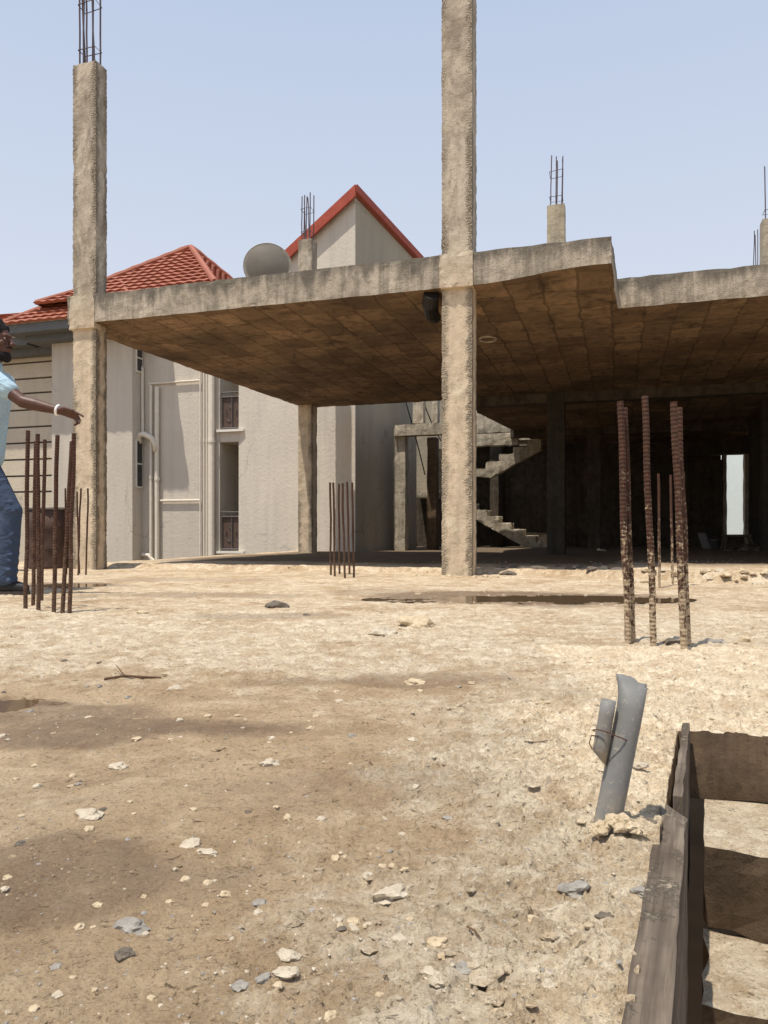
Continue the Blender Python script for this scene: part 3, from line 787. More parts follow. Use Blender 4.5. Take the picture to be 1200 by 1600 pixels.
# roofs with stepped tile courses
def hip(bm, a0, a1, b0, b1, z0, apexes, zt, courses=13):
    (pa0, pb0), (pa1, pb1) = apexes
    C = [Vector((a0, b0, z0)), Vector((a1, b0, z0)), Vector((a1, b1, z0)), Vector((a0, b1, z0))]
    T = [Vector((pa0, pb0, zt)), Vector((pa1, pb0, zt)), Vector((pa1, pb1, zt)), Vector((pa0, pb1, zt))]
    for k in range(4):
        p, q, tp, tq = C[k], C[(k + 1) % 4], T[k], T[(k + 1) % 4]
        nrm = (q - p).cross(tp - p).normalized()
        if nrm.z < 0: nrm = -nrm
        wn = max(6, int((q - p).length / .045))
        for i in range(courses):
            s0, s1 = i / courses, (i + 1) / courses
            lo, hi, lip = [], [], []
            for j in range(wn + 1):
                u = j / wn
                e0 = p.lerp(tp, s0).lerp(q.lerp(tq, s0), u); e1 = p.lerp(tp, s1).lerp(q.lerp(tq, s1), u)
                wv = .013 * math.sin(((p - q).length * (u - .5) * (1 - s0)) / .036)
                lo.append(bm.verts.new(e0 + nrm * (.045 + wv * .9) - (e1 - e0) * .12)); hi.append(bm.verts.new(e1 + nrm * (.004 + wv * .4)))
                lip.append(bm.verts.new(e0 + nrm * (-.02 + wv * .3)))
            for j in range(wn):
                bm.faces.new((lo[j], lo[j + 1], hi[j + 1], hi[j])); bm.faces.new((lip[j], lip[j + 1], lo[j + 1], lo[j]))
    return C, T
bm = NB(); C, T = hip(bm, -1.91, 1.78, .12, 3.9, hz(5.20), ((.05, 2.0), (.10, 2.05)), hz(6.74), 13)
bmesh.ops.recalc_face_normals(bm, faces=list(bm.faces))
rf = link('roof', bm, M['tile'], hb)
for k in range(4):
    bm = NB(); n = 16
    tube(bm, [C[k].lerp(T[k], i / n) + Vector((0, 0, .04)) for i in range(n + 1)], [.07 if i % 2 else .058 for i in range(n + 1)], 8); link('ridge_cap', bm, M['tile'], rf)
bm = NB(); C, T = hip(bm, -8.1, -1.2, -.02, 4.4, hz(4.53), ((-5.9, 2.1), (-2.2, 2.15)), hz(5.75), 12)
rf = link('roof', bm, M['tile'], hb)
for k in range(4):
    bm = NB(); n = 16
    tube(bm, [C[k].lerp(T[k], i / n) + Vector((0, 0, .03)) for i in range(n + 1)], .06, 8); link('ridge_cap', bm, M['tile'], rf)
bm = NB(); C, T = hip(bm, -2.66, .55, -.60, 2.6, hz(4.585), ((-1.08, .98), (-1.04, 1.0)), hz(5.84), 11)
rf = link('roof', bm, M['tile'], hb)
for k in range(4):
    bm = NB(); tube(bm, [C[k] + Vector((0, 0, .03)), T[k] + Vector((0, 0, .03))], .05, 8); link('ridge_cap', bm, M['tile'], rf)
# small hipped dormer over the projecting bay
bm = NB(); C, T = hip(bm, -2.05, -.55, -.35, 1.1, hz(5.02), ((-1.32, .35), (-1.28, .36)), hz(5.48), 4)
rf = link('roof', bm, M['tile'], hb)
for k in range(2):
    bm = NB(); tube(bm, [C[k] + Vector((0, 0, .03)), T[k] + Vector((0, 0, .03))], .045, 8); link('ridge_cap', bm, M['tile'], rf)
# attic vent at the right slope
hpart('attic_gable', M['white'], [(1.70, 2.05, 1.3, 1.6, hz(4.9), hz(5.55))])
# windows in the side return
for (z0, z1) in ((z_of(760, 15.2), z_of(690, 15.2)), (z_of(580, 15.2), z_of(540, 15.2))):
    f = hpart('window', M['white'], [(.002, .03, .10, .30, hz(z0) - .03, hz(z1) + .03)])
    hpart('pane', M['glass'], [(.01, .034, .12, .28, hz(z0), hz((z0 + z1) / 2) - .015), (.01, .034, .12, .28, hz((z0 + z1) / 2) + .015, hz(z1))], f)
# pipes on the wall:  local a at the recessed wall (b=.34)
def aw(px, b=.30):
    k = (px - 600) / F; n = k * (O.y + b * V.y) - (O.x + b * V.x); d = U.x - k * U.y
    return n / d
def yw(a, b=.30): return O.y + a * U.y + b * V.y
def pipe(px, r, py0, py1, name='drain_pipe', b=.29):
    a = aw(px, b); Y = yw(a, b); z1 = hz(z_of(py0, Y)); z0 = hz(z_of(py1, Y)) if py1 < 870 else 0.0
    bm = NB(); k = 7; tube(bm, [(a + .012 * noise.noise(Vector((px, i, 0))), b, z0 + (z1 - z0) * i / k) for i in range(k + 1)], r, 10)
    for zc in (z0 + (z1 - z0) * .35, z0 + (z1 - z0) * .72):
        tube(bm, [(a, b, zc - .03), (a, b, zc + .03)], r * 1.25, 10)
    link(name, bm, M['pvc_white'], hb, smooth=False)
pipe(331, .055, 520, 875, b=.27)
for px in (313, 318.5, 323, 326.5): pipe(px, .018, 520, 875, 'conduit')
pipe(236, .032, 602, 875); pipe(245.5, .045, 605, 875, b=.27)
def hpipe(px0, px1, py, r):
    a0, a1 = aw(px0), aw(px1); z = hz(z_of(py, yw((a0 + a1) / 2)))
    bm = NB(); tube(bm, [(a0, .30, z), (a1, .30, z)], r, 8); link('conduit', bm, M['pvc_white'], hb)
hpipe(233, 313, 597, .022); hpipe(251, 313, 782, .022)
bm = NB(); a0 = aw(219, .25); a1 = aw(243, .25); zz = hz(z_of(682, 15.1))
tube(bm, [(a0 + .01, .24, zz - .12), (a0, .20, zz - .03), (a0 + .05, .18, zz + .05), (a0 + .14, .18, zz + .05), (a1 - .06, .2, zz - .03), (a1 - .01, .24, zz - .14), (a1, .26, zz - .3)], .055, 10)
link('drain_bend', bm, M['pvc_white'], hb, smooth=True)
bm = NB(); a0 = aw(224, .30); tube(bm, [(a0, .28, zz + .05), (a0 - .01, .28, zz + 1.4), (a0 - .07, .28, zz + 1.5)], .03, 8); link('drain_pipe', bm, M['pvc_white'], hb)
bm = NB(); zz = hz(z_of(868, 15.1)); tube(bm, [(.03, .28, zz + .02), (aw(232, .28), .28, zz - .0), (aw(243, .28), .28, zz - .16)], .04, 8); link('drain_pipe', bm, M['pvc_white'], hb)
# balconies in the recess between the houses
ab0, ab1 = aw(341, .34), aw(376, .34)
yb = yw((ab0 + ab1) / 2, .34)
hpart('wall', M['stucco'], [(1.662, ab0 + .02, .36, 2.0, 0, hz(5.18))])
hpart('wall', M['stucco_shade'], [(ab0 + .02, ab1 + .12, 1.7, 1.9, 0, hz(4.38))])
for k, (pys, pyt, pyo) in enumerate(((672, 612, 690), (862, 800, 876))):
    zs, zt, zo = (hz(z_of(p, yb)) for p in (pys, pyt, pyo))
    bal = hpart('balcony', M['stucco'], [(ab0 + .022, ab1 + .08, .37, 1.69, zo if k == 0 else 0, zs - .035)])
    hpart('slab_edge', M['white'], [(ab0 - .02, ab1 + .08, .30, 1.0, zs - .033, zs + .012)], bal)
    r_ = hpart('railing', M['railing'], [(ab0 + .05, ab1 + .08, .42, .44, zs + .06, zt - .1)], bal)
    bm = NB()
    for zb in (zs + .05, zt - .09, zt): tube(bm, [(ab0 + .04, .40, zb), (ab1 + .08, .40, zb)], .014, 6)
    for j in range(5): tube(bm, [(ab0 + .05 + j * .22, .40, zs), (ab0 + .05 + j * .22, .40, zt)], .010, 6)
    for j in range(4):
        c = Vector((ab0 + .2 + j * .22, .405, (zs + zt) / 2 - .05))
        tube(bm, [c + Vector((.07 * math.sin(t * 1.0), 0, .16 * math.cos(t) * (1 - .3 * t / 6))) for t in [i * .6 for i in range(10)]], .007, 5)
    link('rail_frame', bm, M['iron'], bal)

# ================================================================== TALL STUCCO HOUSE (single pitch, red edge)
OA = Vector((-.513, 13.4, -3.3)); LD = Vector((-.87, .493, 0)).normalized(); RD = Vector((.493, .87, 0)).normalized()
ha = thing('tall_house', 'tall grey stucco house with steep red roof edge behind the slab', 'house', OA, 0)
def quad_slab(name, p, d, n_in, length, ztop0, ztop1, th, mat):
    bm = NB(); vs = []
    for off in (Vector(), n_in * th):
        vs.append([bm.verts.new(p + off), bm.verts.new(p + off + d * length), bm.verts.new(p + off + d * length + Vector((0, 0, ztop1))), bm.verts.new(p + off + Vector((0, 0, ztop0)))])
    bm.faces.new(vs[0]); bm.faces.new(vs[1][::-1])
    for i in range(4): bm.faces.new((vs[0][i], vs[0][(i + 1) % 4], vs[1][(i + 1) % 4], vs[1][i]))
    bmesh.ops.recalc_face_normals(bm, faces=list(bm.faces))
    return link(name, bm, mat, ha)
zc = 6.35 + 3.3
sl, sr = -.57, -.17
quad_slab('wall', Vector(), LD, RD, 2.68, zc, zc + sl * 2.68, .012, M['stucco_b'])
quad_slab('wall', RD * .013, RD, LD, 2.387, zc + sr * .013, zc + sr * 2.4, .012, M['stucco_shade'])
quad_slab('wall', LD * 2.68 + RD * .201, RD, -LD, 2.2, zc + sl * 2.68, zc + sl * 2.68 + sr * 2.2, .2, M['stucco_b'])
def roofpt(l, r, dz): return LD * l + RD * r + Vector((0, 0, zc + sl * l + sr * r + dz))
def roof_slab(bm, l0, l1, r0, r1, d0, d1):
    vs = [[bm.verts.new(roofpt(l, r, dz)) for l, r in ((l0, r0), (l1, r0), (l1, r1), (l0, r1))] for dz in (d0, d1)]
    bm.faces.new(vs[0][::-1]); bm.faces.new(vs[1])
    for i in range(4): bm.faces.new((vs[0][i], vs[0][(i + 1) % 4], vs[1][(i + 1) % 4], vs[1][i]))
bm = NB(); roof_slab(bm, -.05, 2.75, -.08, 2.5, .01, .10); rfA = link('roof', bm, M['tile'], ha)
bm = NB(); roof_slab(bm, -.07, 2.78, -.12, -.084, -.10, .11); link('fascia', bm, M['red'], rfA)
bm = NB(); roof_slab(bm, -.09, -.054, -.08, 2.55, -.01, .12); link('fascia', bm, M['red'], rfA)
# low wall seen through the rear opening
bm = NB(); aw0 = w2l((9.0, 25, 0)); box(bm, 3.2, 9.5, 17, 17.2, -.3, 6.0)
bwl = link('boundary_wall', bm, M['outside'], loc=P0); bwl.rotation_euler = (0, 0, -TH)
tag(bwl, 'pale whitewashed wall outside seen through the rear door opening', 'wall')

# ================================================================== JUNK INSIDE
j0 = gp(1150, 864); j0.z = .04
sh = thing('trestle_bench', 'low dark trestle bench among junk under the rear opening', 'bench', j0, R(-10))
bm = NB(); bbox(bm, -.22, .24, -.10, .10, .26, .30, .005); link('top', bm, M['wood'], sh)
for sx in (-.18, .2):
    for sy in (-.07, .07):
        bm = NB(); tube(bm, [(sx, sy, .27), (sx * 1.25 + (.1 if sx > 0 else 0), sy * 1.5, 0)], .018, 6); link('leg', bm, M['wood'], sh)
bm = NB(); tube(bm, [(-.2, 0, .12), (.26, 0, .12)], .012, 6); link('stretcher', bm, M['wood'], sh)
g = gp(1117, 862); g.z = .035
bk_ = thing('plastic_bucket', 'small grey plastic bucket on the dark floor by the bench', 'bucket', g, 0)
bm = NB(); lathe(bm, [(.065, 0), (.088, .19), (.094, .19), (.094, .205), (.086, .205), (.082, .18), (.06, .02)], 20); link('body', bm, M['plastic'], bk_, smooth=True)
bm = NB(); tube(bm, [(.09 * math.cos(t), .0, .19 + .07 * math.sin(t)) for t in [math.pi * k / 10 for k in range(11)]], .004, 5); link('handle', bm, M['iron'], bk_)
g = gp(1106, 863); g.z = .03
bm = NB(); box(bm, -.02, .02, -.10, .10, 0, .36)
lb = link('scrap_board', bm, M['plastic'], loc=g); lb.rotation_euler = (0, R(-22), R(15)); tag(lb, 'short grey scrap board tilted beside the bucket', 'board')
for i, (px, py, s, lab) in enumerate(((1170, 866, .16, 'biggest dark rubble lump right of the trestle bench'), (1138, 867, .10, 'small dark rubble lump below the trestle bench'), (1185, 868, .13, 'dark rubble lump at the photo edge by the bench'))):
    g = gp(px, py); g.z = .03; tag(link('rubble_lump', lump(s, s * .8, s * .7, i + 40), M['st_dark'], loc=g), lab, 'rubble')

# ================================================================== STONES, TWIGS, GRAVEL
ST = [(430, 945, 30, 'st_dark', 'dark flattish stone on the sunny floor before the slim bars'), (222, 958, 17, 'st_dirt', 'brown stone right of the dark bar cluster'),
      (597, 985, 44, 'st_pale', 'pale flat concrete chunk, nearer of the pair before the middle column'), (650, 973, 46, 'st_dirt', 'brown topped flat chunk, farther of the pair before the middle column'),
      (648, 1063, 26, 'st_dirt', 'flat brown stone alone in the middle of the floor'), (185, 1197, 28, 'st_pale', 'pale flat chip left of centre below the twig'),
      (420, 1194, 32, 'st_pale', 'pale flat flake in the brown dirt above the white pebble'), (648, 1236, 15, 'st_pale', 'small rounded white pebble in the centre of the floor'),
      (700, 1279, 20, 'st_grey', 'upright grey stone right of the white pebble'), (388, 1269, 12, 'st_dark', 'small dark round pebble left of the white pebble'),
      (141, 1273, 40, 'st_pale', 'wide pale flake at the left on brown dirt'), (298, 1319, 34, 'st_pale', 'pale flake, left one of a touching pair'),
      (323, 1331, 30, 'st_pale', 'pale wedge stone, right one of a touching pair'), (407, 1408, 25, 'st_grey', 'bluish grey chip alone on the brown dirt'),
      (206, 1443, 50, 'st_grey', 'largest grey stone at the edge of the damp patch'), (195, 1493, 28, 'st_dark', 'dark stone below the large grey stone'),
      (610, 1400, 52, 'st_pale', 'large white angular chip near the bottom centre'), (529, 1437, 18, 'st_pale', 'white pebble, left of three in a row'),
      (552, 1436, 24, 'st_dirt', 'tan pebble, middle of three in a row'), (577, 1445, 20, 'st_pale', 'white pebble, right of three in a row'),
      (447, 1496, 44, 'st_pale', 'big flat white flake near the bottom edge'), (378, 1541, 26, 'st_grey', 'dark grey chip left of the white chips at bottom'),
      (412, 1532, 26, 'st_grey', 'grey chip between white chips at the bottom'), (446, 1524, 38, 'st_pale', 'white chip beside grey ones at the bottom'),
      (683, 1472, 36, 'st_dirt', 'lumpy tan clod low in the picture centre'), (722, 1526, 30, 'st_grey', 'flat grey shard near the bottom centre'),
      (674, 1527, 28, 'st_pale', 'pale chip left of the flat grey shard'), (855, 1540, 28, 'st_pale', 'pale stone at bottom right near the plank'),
      (946, 1434, 26, 'st_dark', 'small dark stone left of the thick plank'), (898, 1391, 50, 'st_grey', 'smooth grey flat stone below the pipe'),
      (1002, 1396, 30, 'st_grey', 'grey stone touching the plank below the pipe'), (1014, 1302, 34, 'st_dark', 'dark angular stone between pipe and plank'),
      (968, 1318, 78, 'st_dirt', 'big crusty mortar lump at the foot of the grey pipe'), (1000, 1215, 24, 'st_pale', 'pale broken chunk beside the thin board'),
      (1120, 1000, 26, 'st_grey', 'grey stone right of the thick bar cluster'), (1050, 1003, 24, 'st_dark', 'dark clod at the foot of the thick bars'), (1165, 998, 18, 'st_dirt', 'small tan stone at the far right on pale floor'),
      (100, 1030, 10, 'st_dark', 'tiny dark stone at left near the dark bars'), (480, 962, 12, 'st_dark', 'tiny dark stone right of the dark flattish stone'), (940, 862, 12, 'st_pale', 'small pale lump on the floor under the roof')]
for i, (px, py, s, m, lab) in enumerate(ST):
    g = gp(px, py + s * .12); w = s / F * g.y * (.62 if py < 1080 else .52)
    z = fheight(g.x, g.y)
    if 'mortar lump' in lab:
        bm = NB()
        for k in range(34):
            rr = random.random(); q = w * .34 * (1 - .55 * rr) * random.uniform(.6, 1.2); th = random.uniform(0, 6.3)
            merge(bm, lump(q, q * .8, q * .7, k * 2.1, 3, .34), Matrix.Translation((rr * w * 1.15 * math.cos(th), rr * w * .8 * math.sin(th), (1 - rr) * w * .45 - .002)))
    else: bm = lump(w, w * random.uniform(.6, .8), w * random.uniform(.4, .6), i * 1.37 + 2, 3 if s > 24 else 2, .36)
    o = link('stone', bm, M[m], loc=(g.x, g.y, z + w * .0)); o.rotation_euler = (0, 0, random.uniform(-.5, .5))
    tag(o, lab, 'stone', 'loose stones on the floor')
for i in range(120):
    while True:
        px, py = random.uniform(0, 1040), 1600 - 560 * random.random() ** .8
        if py > 1130 and px > 985: continue
        break
    g = gp(px, py); w = random.uniform(.0025, .0062) * (1 + .5 * (g.y - .8))
    m = random.choice(['st_pale', 'st_dirt', 'st_dirt', 'st_dirt', 'st_dirt', 'st_grey', 'st_dark'])
    o = link('stone_chip', lump(w * random.uniform(.8, 1.4), w, w * .6, i + 100, 2, .34), M[m], loc=(g.x, g.y, fheight(g.x, g.y) + w * .05))
    o.rotation_euler = (0, 0, random.uniform(0, 6))
    tag(o, 'small loose stone chip scattered on the dusty floor', 'stone chip', 'small stone chips')
bm = NB()
def grit(bm, x, y, z, w, seed):
    vs = []
    for (a, b, c) in ((1, 0, 0), (0, 1, 0), (-1, 0, 0), (0, -1, 0), (0, 0, .8), (.6, .6, .35), (-.6, .5, .4), (.5, -.6, .35), (-.55, -.55, .4)):
        k = random.uniform(.7, 1.25); vs.append(bm.verts.new((x + a * w * k, y + b * w * k, z + c * w * k)))
    for q in ((0, 5, 7), (5, 1, 6), (6, 2, 8), (8, 3, 7), (7, 5, 4), (5, 6, 4), (6, 8, 4), (8, 7, 4), (0, 1, 5), (1, 2, 6), (2, 3, 8), (3, 0, 7)):
        f = bm.faces.new([vs[i] for i in q]); f.material_index = seed
for i in range(11000):
    y = .55 * (9 / .55) ** (random.random() ** 1.25); x = random.uniform(-.62, .62) * y
    n, e = well_dist(x, y)
    if n > -.03 and e < .03: continue
    pl = pale_at(x, y)
    if random.random() > .35 + .65 * pl and noise.noise(Vector((x * 5, y * 5, 2))) < .1: continue
    w = random.uniform(.0008, .0026) * (1 + .35 * (y - .6)) * (1.6 if random.random() < .08 else 1)
    grit(bm, x, y, fheight(x, y) - w * .15, w, random.choice((0, 0, 0, 0, 0, 0, 1, 2)))
bmesh.ops.recalc_face_normals(bm, faces=list(bm.faces))
for i in range(1500):                                              # crumbly clods of mortar and dried mud
    y = .56 * (6 / .56) ** (random.random() ** 1.2); x = random.uniform(-.6, .62) * y
    n, e = well_dist(x, y); pl = pale_at(x, y)
    if (n > -.05 and e < .05) or random.random() > .12 + .9 * pl * (noise.noise(Vector((x * 4, y * 4, 7))) > -.15): continue
    w_ = random.uniform(.003, .0095) * (1 + .3 * (y - .6)) * (1.7 if random.random() < .08 else 1)
    b2 = lump(w_ * random.uniform(.8, 1.5), w_, w_ * random.uniform(.3, .55), i + .5, 2 if w_ > .008 else 1, .36, .25)
    k_ = 1 if random.random() < .07 else 0
    for f in b2.faces: f.material_index = k_
    merge(bm, b2, Matrix.Translation((x, y, fheight(x, y) - w_ * .22)) @ Matrix.Rotation(random.uniform(0, 6), 4, 'Z'))
pl_ = [min(1, pale_at(v.co.x, v.co.y) + .12) for v in bm.verts]
gv = link('gravel', bm, [M['floor'], M['st_pale'], M['st_grey']])
at_ = gv.data.attributes.new('pale', 'FLOAT', 'POINT'); at_.data.foreach_set('value', pl_)
tag(gv, 'fine gravel and mortar crumbs strewn over the dusty floor', 'gravel', kind='stuff')
for (pts, lab) in (([(163, 1066), (195, 1062), (222, 1064), (252, 1062)], 'long dry twig lying on the floor at the left'), ([(730, 1463), (742, 1473), (752, 1482)], 'short dry straw lying near the bottom centre'), ([(820, 1168), (838, 1165), (864, 1166)], 'thin reddish stick left of the pipe')):
    G3 = [gp(*p) for p in pts]
    for q in G3: q.z = fheight(q.x, q.y) + .004
    bm = NB(); c = G3[0]
    r0 = .0035 if pts[0][0] < 300 else .0010
    tube(bm, [q - c for q in G3], [r0] * (len(G3) - 1) + [r0 * .5], 6)
    if pts[0][0] < 300: tube(bm, [G3[1] - c, G3[1] - c + Vector((-.06, .10, .012))], [.0025, .001], 5)
    tag(link('dry_twig', bm, M['twig'], loc=c), lab, 'twig')
# rubble along the kerb at right, crumbled mortar by the column foot
for i in range(96):
    a = random.uniform(1.5, 4.4) if i < 84 else random.uniform(-.35, .6)
    b = -.2 + random.uniform(-.10, .12) if i < 84 else random.uniform(-.16, -.02)
    p = P0 + U * a + V * b; w = random.uniform(.015, .05) * (1 if i < 84 else .7)
    o = link('kerb_rubble', lump(w, w * .8, w * .6, i + 300, 2, .36), M[random.choice(['st_dirt', 'st_dirt', 'st_pale'])], loc=(p.x, p.y, fheight(p.x, p.y)))
    o.rotation_euler = (0, 0, random.uniform(0, 6))
    tag(o, 'tan rubble piece on the crumbly step before the columns', 'rubble', 'rubble along the low kerb')

for i in range(26):
    g = gp(random.uniform(790, 985), random.uniform(891, 903)); w = random.uniform(.02, .06)
    o = link('debris_lump', lump(w * 1.3, w * .8, w * .55, i + 500, 2, .36), M[random.choice(['st_dark', 'st_dark', 'st_dirt'])], loc=(g.x, g.y + .25, fheight(g.x, g.y + .25)))
    tag(o, 'dark debris lump along the shadow edge right of the middle column', 'rubble', 'dark debris at the shadow edge')

# ================================================================== PERSON
def ball(bm, c, r, sx=1, sy=1, sz=1, rot=None):
    b2 = NB(); bmesh.ops.create_icosphere(b2, subdivisions=3, radius=r)
    Mx = Matrix.Translation(c) @ (rot.to_matrix().to_4x4() if rot else Matrix()) @ Matrix.Diagonal((sx, sy, sz, 1))
    merge(bm, b2, Mx)
def caps(bm, pts, rad):
    pts = [Vector(p) for p in pts]
    tube(bm, pts, rad, 14)
    for p, r in zip(pts, rad): ball(bm, p, r)
def skinned(name, bm, mat, parent, vox=.007, smooth=6):
    me = bpy.data.meshes.new('t'); bm.to_mesh(me); bm.free()
    o = bpy.data.objects.new('t', me); COL.objects.link(o)
    m = o.modifiers.new('r', 'REMESH'); m.mode = 'VOXEL'; m.voxel_size = vox
    s = o.modifiers.new('s', 'SMOOTH'); s.iterations = smooth; s.factor = .5
    dg = bpy.context.evaluated_depsgraph_get()
    me2 = bpy.data.meshes.new_from_object(o.evaluated_get(dg)); me2.name = name
    bpy.data.objects.remove(o); bpy.data.meshes.remove(me)
    me2.materials.clear(); me2.materials.append(mat)
    me2.polygons.foreach_set('use_smooth', [True] * len(me2.polygons))
    o2 = bpy.data.objects.new(name, me2); COL.objects.link(o2); o2.parent = parent
    return o2
pr = thing('person', 'man in light blue t-shirt and jeans striding with one arm held out', 'person', (-2.60, 4.90, fheight(-2.4, 4.85)), 0)
V3 = Vector
# joints (x forward, y to his left, z up)
sh_r, el_r, wr_r = V3((.10, -.20, 1.40)), V3((.365, -.245, 1.205)), V3((.590, -.245, 1.150))
sh_l, el_l, wr_l = V3((.02, .20, 1.40)), V3((-.16, .25, 1.15)), V3((-.26, .27, .90))
hip_r, kn_r, an_r = V3((-.02, -.09, .90)), V3((.215, -.10, .53)), V3((.185, -.10, .09))
hip_l, kn_l, an_l = V3((-.06, .09, .90)), V3((-.16, .10, .49)), V3((-.46, .10, .17))
hd = V3((.07, 0, 1.645))
b = NB()
caps(b, [(-.04, 0, .95), (-.01, 0, 1.15), (.03, 0, 1.32)], [.105, .108, .112])
caps(b, [(.03, -.14, 1.39), (.03, .14, 1.39)], [.075, .075])
caps(b, [(.03, 0, 1.40), (.055, 0, 1.56)], [.062, .056])
ball(b, hd + V3((-.012, 0, .02)), .098, 1.0, .80, 1.12)            # skull
ball(b, hd + V3((.030, 0, -.055)), .068, .95, .78, 1.05)             # jaw
ball(b, hd + V3((.062, 0, -.095)), .027, 1, 1.1, .9)                # chin
caps(b, [hd + V3((.085, 0, .015)), hd + V3((.112, 0, -.028))], [.012, .017])   # nose
ball(b, hd + V3((.102, .014, -.032)), .010); ball(b, hd + V3((.102, -.014, -.032)), .010)
caps(b, [hd + V3((.083, -.036, .028)), hd + V3((.092, 0, .024)), hd + V3((.083, .036, .028))], [.010, .011, .010])   # brow
ball(b, hd + V3((.090, 0, -.056)), .014, .9, 1.7, .6); ball(b, hd + V3((.086, 0, -.070)), .013, .9, 1.5, .6)          # lips
for s in (-1, 1):
    ball(b, hd + V3((-.012, s * .080, -.012)), .030, .75, .35, 1.1)   # ears
    ball(b, hd + V3((.058, s * .045, -.025)), .028, .8, .7, .8)       # cheeks
caps(b, [sh_r, sh_r.lerp(el_r, .5), el_r], [.052, .046, .038]); caps(b, [el_r, el_r.lerp(wr_r, .35), wr_r], [.039, .039, .026])
caps(b, [sh_l, sh_l.lerp(el_l, .5), el_l], [.052, .046, .038]); caps(b, [el_l, el_l.lerp(wr_l, .35), wr_l], [.038, .039, .026])
for h_, k_, a_ in ((hip_r, kn_r, an_r), (hip_l, kn_l, an_l)):
    caps(b, [h_, h_.lerp(k_, .5), k_], [.088, .075, .055]); caps(b, [k_, k_.lerp(a_, .35), a_], [.055, .056, .036])
def hand(b, w, fwd, up, side, curl):
    # palm slab then four fingers and the thumb, each a bent chain
    for k in (-1, -.33, .33, 1):
        caps(b, [w + side * .010 * k, w + fwd * .085 + side * .027 * k], [.016, .0135])
    for k, (o_, ln, cu) in enumerate(zip((-1, -.33, .33, 1), (.082, .09, .084, .066), curl)):
        p = w + fwd * .088 + side * .027 * o_; d = fwd.copy(); pts = [p]; r = [.0098, .0092, .0085, .0075]
        for j, fr in enumerate((.46, .30, .24)):
            an = cu * (.7 if j == 0 else 1)
            d = (d * math.cos(an) - up * math.sin(an)).normalized(); upn = up
            p = p + d * ln * fr; pts.append(p)
            up_ = d.cross(side); up = up_ if up_.dot(upn) > 0 else -up_
        caps(b, pts, r); up = V3((0, 0, 1)) if abs(fwd.z) < .7 else V3((1, 0, 0))
    tb = w + fwd * .028 - side * .026
    caps(b, [tb, tb - side * .022 + fwd * .030 - up * .008, tb - side * .022 + fwd * .062 - up * .012], [.0145, .0115, .009])
fw = (wr_r - el_r).normalized(); fw = (fw + V3((0, 0, -.02))).normalized()
sd = V3((0, -.78, .62)); sd = (sd - fw * sd.dot(fw)).normalized()
up_h = fw.cross(sd); up_h = up_h if up_h.z > 0 else -up_h
hand(b, wr_r, fw, up_h, -sd, (.16, .55, .75, .85))
fl_ = (wr_l - el_l).normalized(); hand(b, wr_l, fl_, V3((1, 0, 0)), V3((0, 0, 1)).cross(fl_).normalized(), (.3, .4, .45, .5))
body = skinned('body', b, M['skin'], pr, .0055, 4)
b = NB()
caps(b, [(-.04, 0, .90), (-.01, 0, 1.12), (.03, 0, 1.32)], [.116, .120, .124])
for s in (-1, 1):
    caps(b, [(-.02, s * .06, .90), (.0, s * .07, 1.15), (.03, s * .08, 1.34)], [.108, .110, .104])
caps(b, [(.03, -.16, 1.395), (.03, .16, 1.395)], [.082, .082])
caps(b, [(.035, 0, 1.40), (.042, 0, 1.475)], [.085, .070])
caps(b, [sh_r + V3((-.02, 0, 0)), sh_r.lerp(el_r, .25), sh_r.lerp(el_r, .62)], [.068, .064, .062]); caps(b, [sh_l, sh_l.lerp(el_l, .6)], [.078, .070])
skinned('t_shirt', b, M['shirt'], pr, .009, 5)
b = NB()
caps(b, [(-.05, -.06, .93), (-.05, .06, .93)], [.118, .118])
for h_, k_, a_ in ((hip_r, kn_r, an_r), (hip_l, kn_l, an_l)):
    caps(b, [h_, h_.lerp(k_, .5), k_, k_.lerp(a_, .5), a_ + V3((0, 0, .01))], [.108, .092, .073, .070, .064])
for k in range(9):                                                 # creases at knee and hem
    t = k / 8; c = kn_r.lerp(an_r, t) if k > 2 else hip_r.lerp(kn_r, .8 + .1 * k)
    caps(b, [c + V3((.045, -.05, .01 + .01 * math.sin(k * 2.2))), c + V3((.055, .0, -.006)), c + V3((.04, .05, .012))], [.016, .020, .015])
skinned('jeans', b, M['jeans'], pr, .009, 3)
b = NB()                                                            # hair cap and beard
ball(b, hd + V3((-.026, 0, .045)), .105, 1.0, .86, 1.02)
for k in range(60):
    t, q = random.uniform(-1.3, 1.9), random.uniform(-1.2, 1.2)
    ball(b, hd + V3((-.026 + .10 * math.sin(-t) * math.cos(q), .088 * math.sin(q), .05 + .102 * abs(math.cos(t)) * math.cos(q))), .016)
hair = skinned('hair', b, M['hair'], pr, .009, 2)
b = NB()
ball(b, hd + V3((.058, 0, -.100)), .040, 1, 1.15, .95); caps(b, [hd + V3((.0, -.062, -.03)), hd + V3((.025, -.055, -.085)), hd + V3((.06, -.03, -.108)), hd + V3((.07, 0, -.115)), hd + V3((.06, .03, -.108)), hd + V3((.025, .055, -.085)), hd + V3((0, .062, -.03))], [.016, .022, .026, .03, .026, .022, .016])
caps(b, [hd + V3((.092, -.028, -.05)), hd + V3((.100, 0, -.046)), hd + V3((.092, .028, -.05))], [.008, .009, .008])
skinned('beard', b, M['hair'], pr, .008, 2)
for s in (-1, 1):
    bm = NB(); ball(bm, hd + V3((.077, s * .033, .006)), .009); e = link('eye', bm, M['eye'], pr, smooth=True)
    bm = NB(); ball(bm, hd + V3((.0825, s * .034, .006)), .0055); link('iris', bm, M['shoe'], e, smooth=True)
bm = NB(); c = wr_r - fw * .01
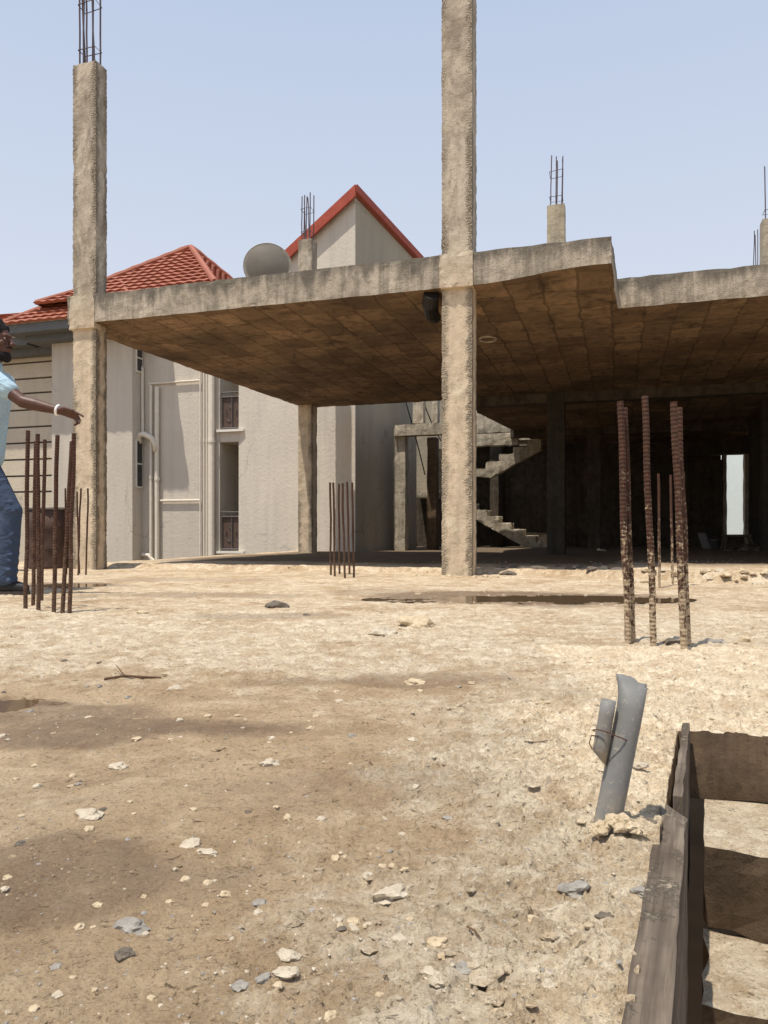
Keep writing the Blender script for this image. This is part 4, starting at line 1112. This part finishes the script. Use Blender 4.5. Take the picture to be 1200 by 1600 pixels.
tube(bm, [c + (up_h * math.cos(t) * 1.0 + sd * math.sin(t)) * .029 for t in [2 * math.pi * k / 20 for k in range(21)]], .008, 8, False); link('bracelet', bm, M['bracelet'], pr, smooth=True)
for a_, lift in ((an_r, 0), (an_l, 1)):
    b = NB(); o_ = V3((a_.x, a_.y, 0)); ti = .0
    if lift:
        caps(b, [a_ + V3((-.04, 0, -.04)), a_ + V3((.05, 0, -.07)), a_ + V3((.15, 0, -.115))], [.045, .042, .036])
    else:
        caps(b, [o_ + V3((-.075, 0, .046)), o_ + V3((.0, 0, .055)), o_ + V3((.06, 0, .046)), o_ + V3((.115, 0, .038))], [.042, .050, .044, .036])
        ball(b, o_ + V3((0, 0, .095)), .05)
    s = skinned('shoe', b, M['shoe'], pr, .008, 4)
    bm = NB()
    if not lift:
        for q in (0,):
            vs = []
            for z_ in (.0, .022):
                vs.append([bm.verts.new(o_ + V3((.02 + .135 * math.cos(t), .046 * math.sin(t) * (1 + .15 * math.cos(t)), z_))) for t in [2 * math.pi * k / 24 for k in range(24)]])
            bm.faces.new(vs[0][::-1]); bm.faces.new(vs[1])
            for k in range(24): bm.faces.new((vs[0][k], vs[0][(k + 1) % 24], vs[1][(k + 1) % 24], vs[1][k]))
        link('sole', bm, M['sole'], s)
    else: bm.free()

# ================================================================== LIGHT, SKY, CAMERA
sd_ = (-U * .15 - V * .29 + Vector((0, 0, 1))).normalized()
el = math.asin(sd_.z)
w = bpy.data.worlds.new('World'); sc.world = w; w.use_nodes = True
nt = w.node_tree; bg = nt.nodes['Background']
sky = nt.nodes.new('ShaderNodeTexSky'); sky.sky_type = 'NISHITA'; sky.sun_disc = False
sky.sun_elevation = el; sky.sun_rotation = math.atan2(sd_.x, sd_.y)
sky.air_density = 1.0; sky.dust_density = 3.0; sky.ozone_density = 1.0; sky.altitude = 2300
hz_ = nt.nodes.new('ShaderNodeMix'); hz_.data_type = 'RGBA'; hz_.inputs[0].default_value = .8      # thick noon haze
tc = nt.nodes.new('ShaderNodeTexCoord'); sx = nt.nodes.new('ShaderNodeSeparateXYZ'); nt.links.new(tc.outputs['Generated'], sx.inputs[0])
rp = nt.nodes.new('ShaderNodeValToRGB'); nt.links.new(sx.outputs[2], rp.inputs[0])
rp.color_ramp.elements[0].position = 0.0; rp.color_ramp.elements[0].color = (.90, .92, .955, 1)
rp.color_ramp.elements[1].position = .72; rp.color_ramp.elements[1].color = (.50, .615, .835, 1)
sc_ = nt.nodes.new('ShaderNodeVectorMath'); sc_.operation = 'SCALE'; sc_.inputs['Scale'].default_value = 9.6
nt.links.new(rp.outputs[0], sc_.inputs[0]); nt.links.new(sc_.outputs[0], hz_.inputs[7])
nt.links.new(sky.outputs[0], hz_.inputs[6]); nt.links.new(hz_.outputs[2], bg.inputs[0]); bg.inputs[1].default_value = .11
sl_ = bpy.data.lights.new('sun', 'SUN'); sl_.energy = 5.0; sl_.angle = R(.53); sl_.color = (1, .93, .82)
so_ = bpy.data.objects.new('sun', sl_); COL.objects.link(so_); so_.rotation_euler = sd_.to_track_quat('Z', 'Y').to_euler(); so_.location = (0, 0, 30)
cd = bpy.data.cameras.new('camera'); cam = bpy.data.objects.new('camera', cd); COL.objects.link(cam)
cd.sensor_fit = 'VERTICAL'; cd.sensor_height = 36; cd.sensor_width = 27; cd.lens = 36 * F / 1600
cam.location = (0, 0, CAMH); cam.rotation_euler = (R(90), 0, 0); cd.shift_y = (YH - 800) / 1600
cd.clip_start = .02; cd.clip_end = 8000
sc.camera = cam
sc.view_settings.view_transform = 'Standard'; sc.view_settings.look = 'None'; sc.view_settings.exposure = 0; sc.view_settings.gamma = 1
sc.cycles.max_bounces = 8; sc.cycles.diffuse_bounces = 5
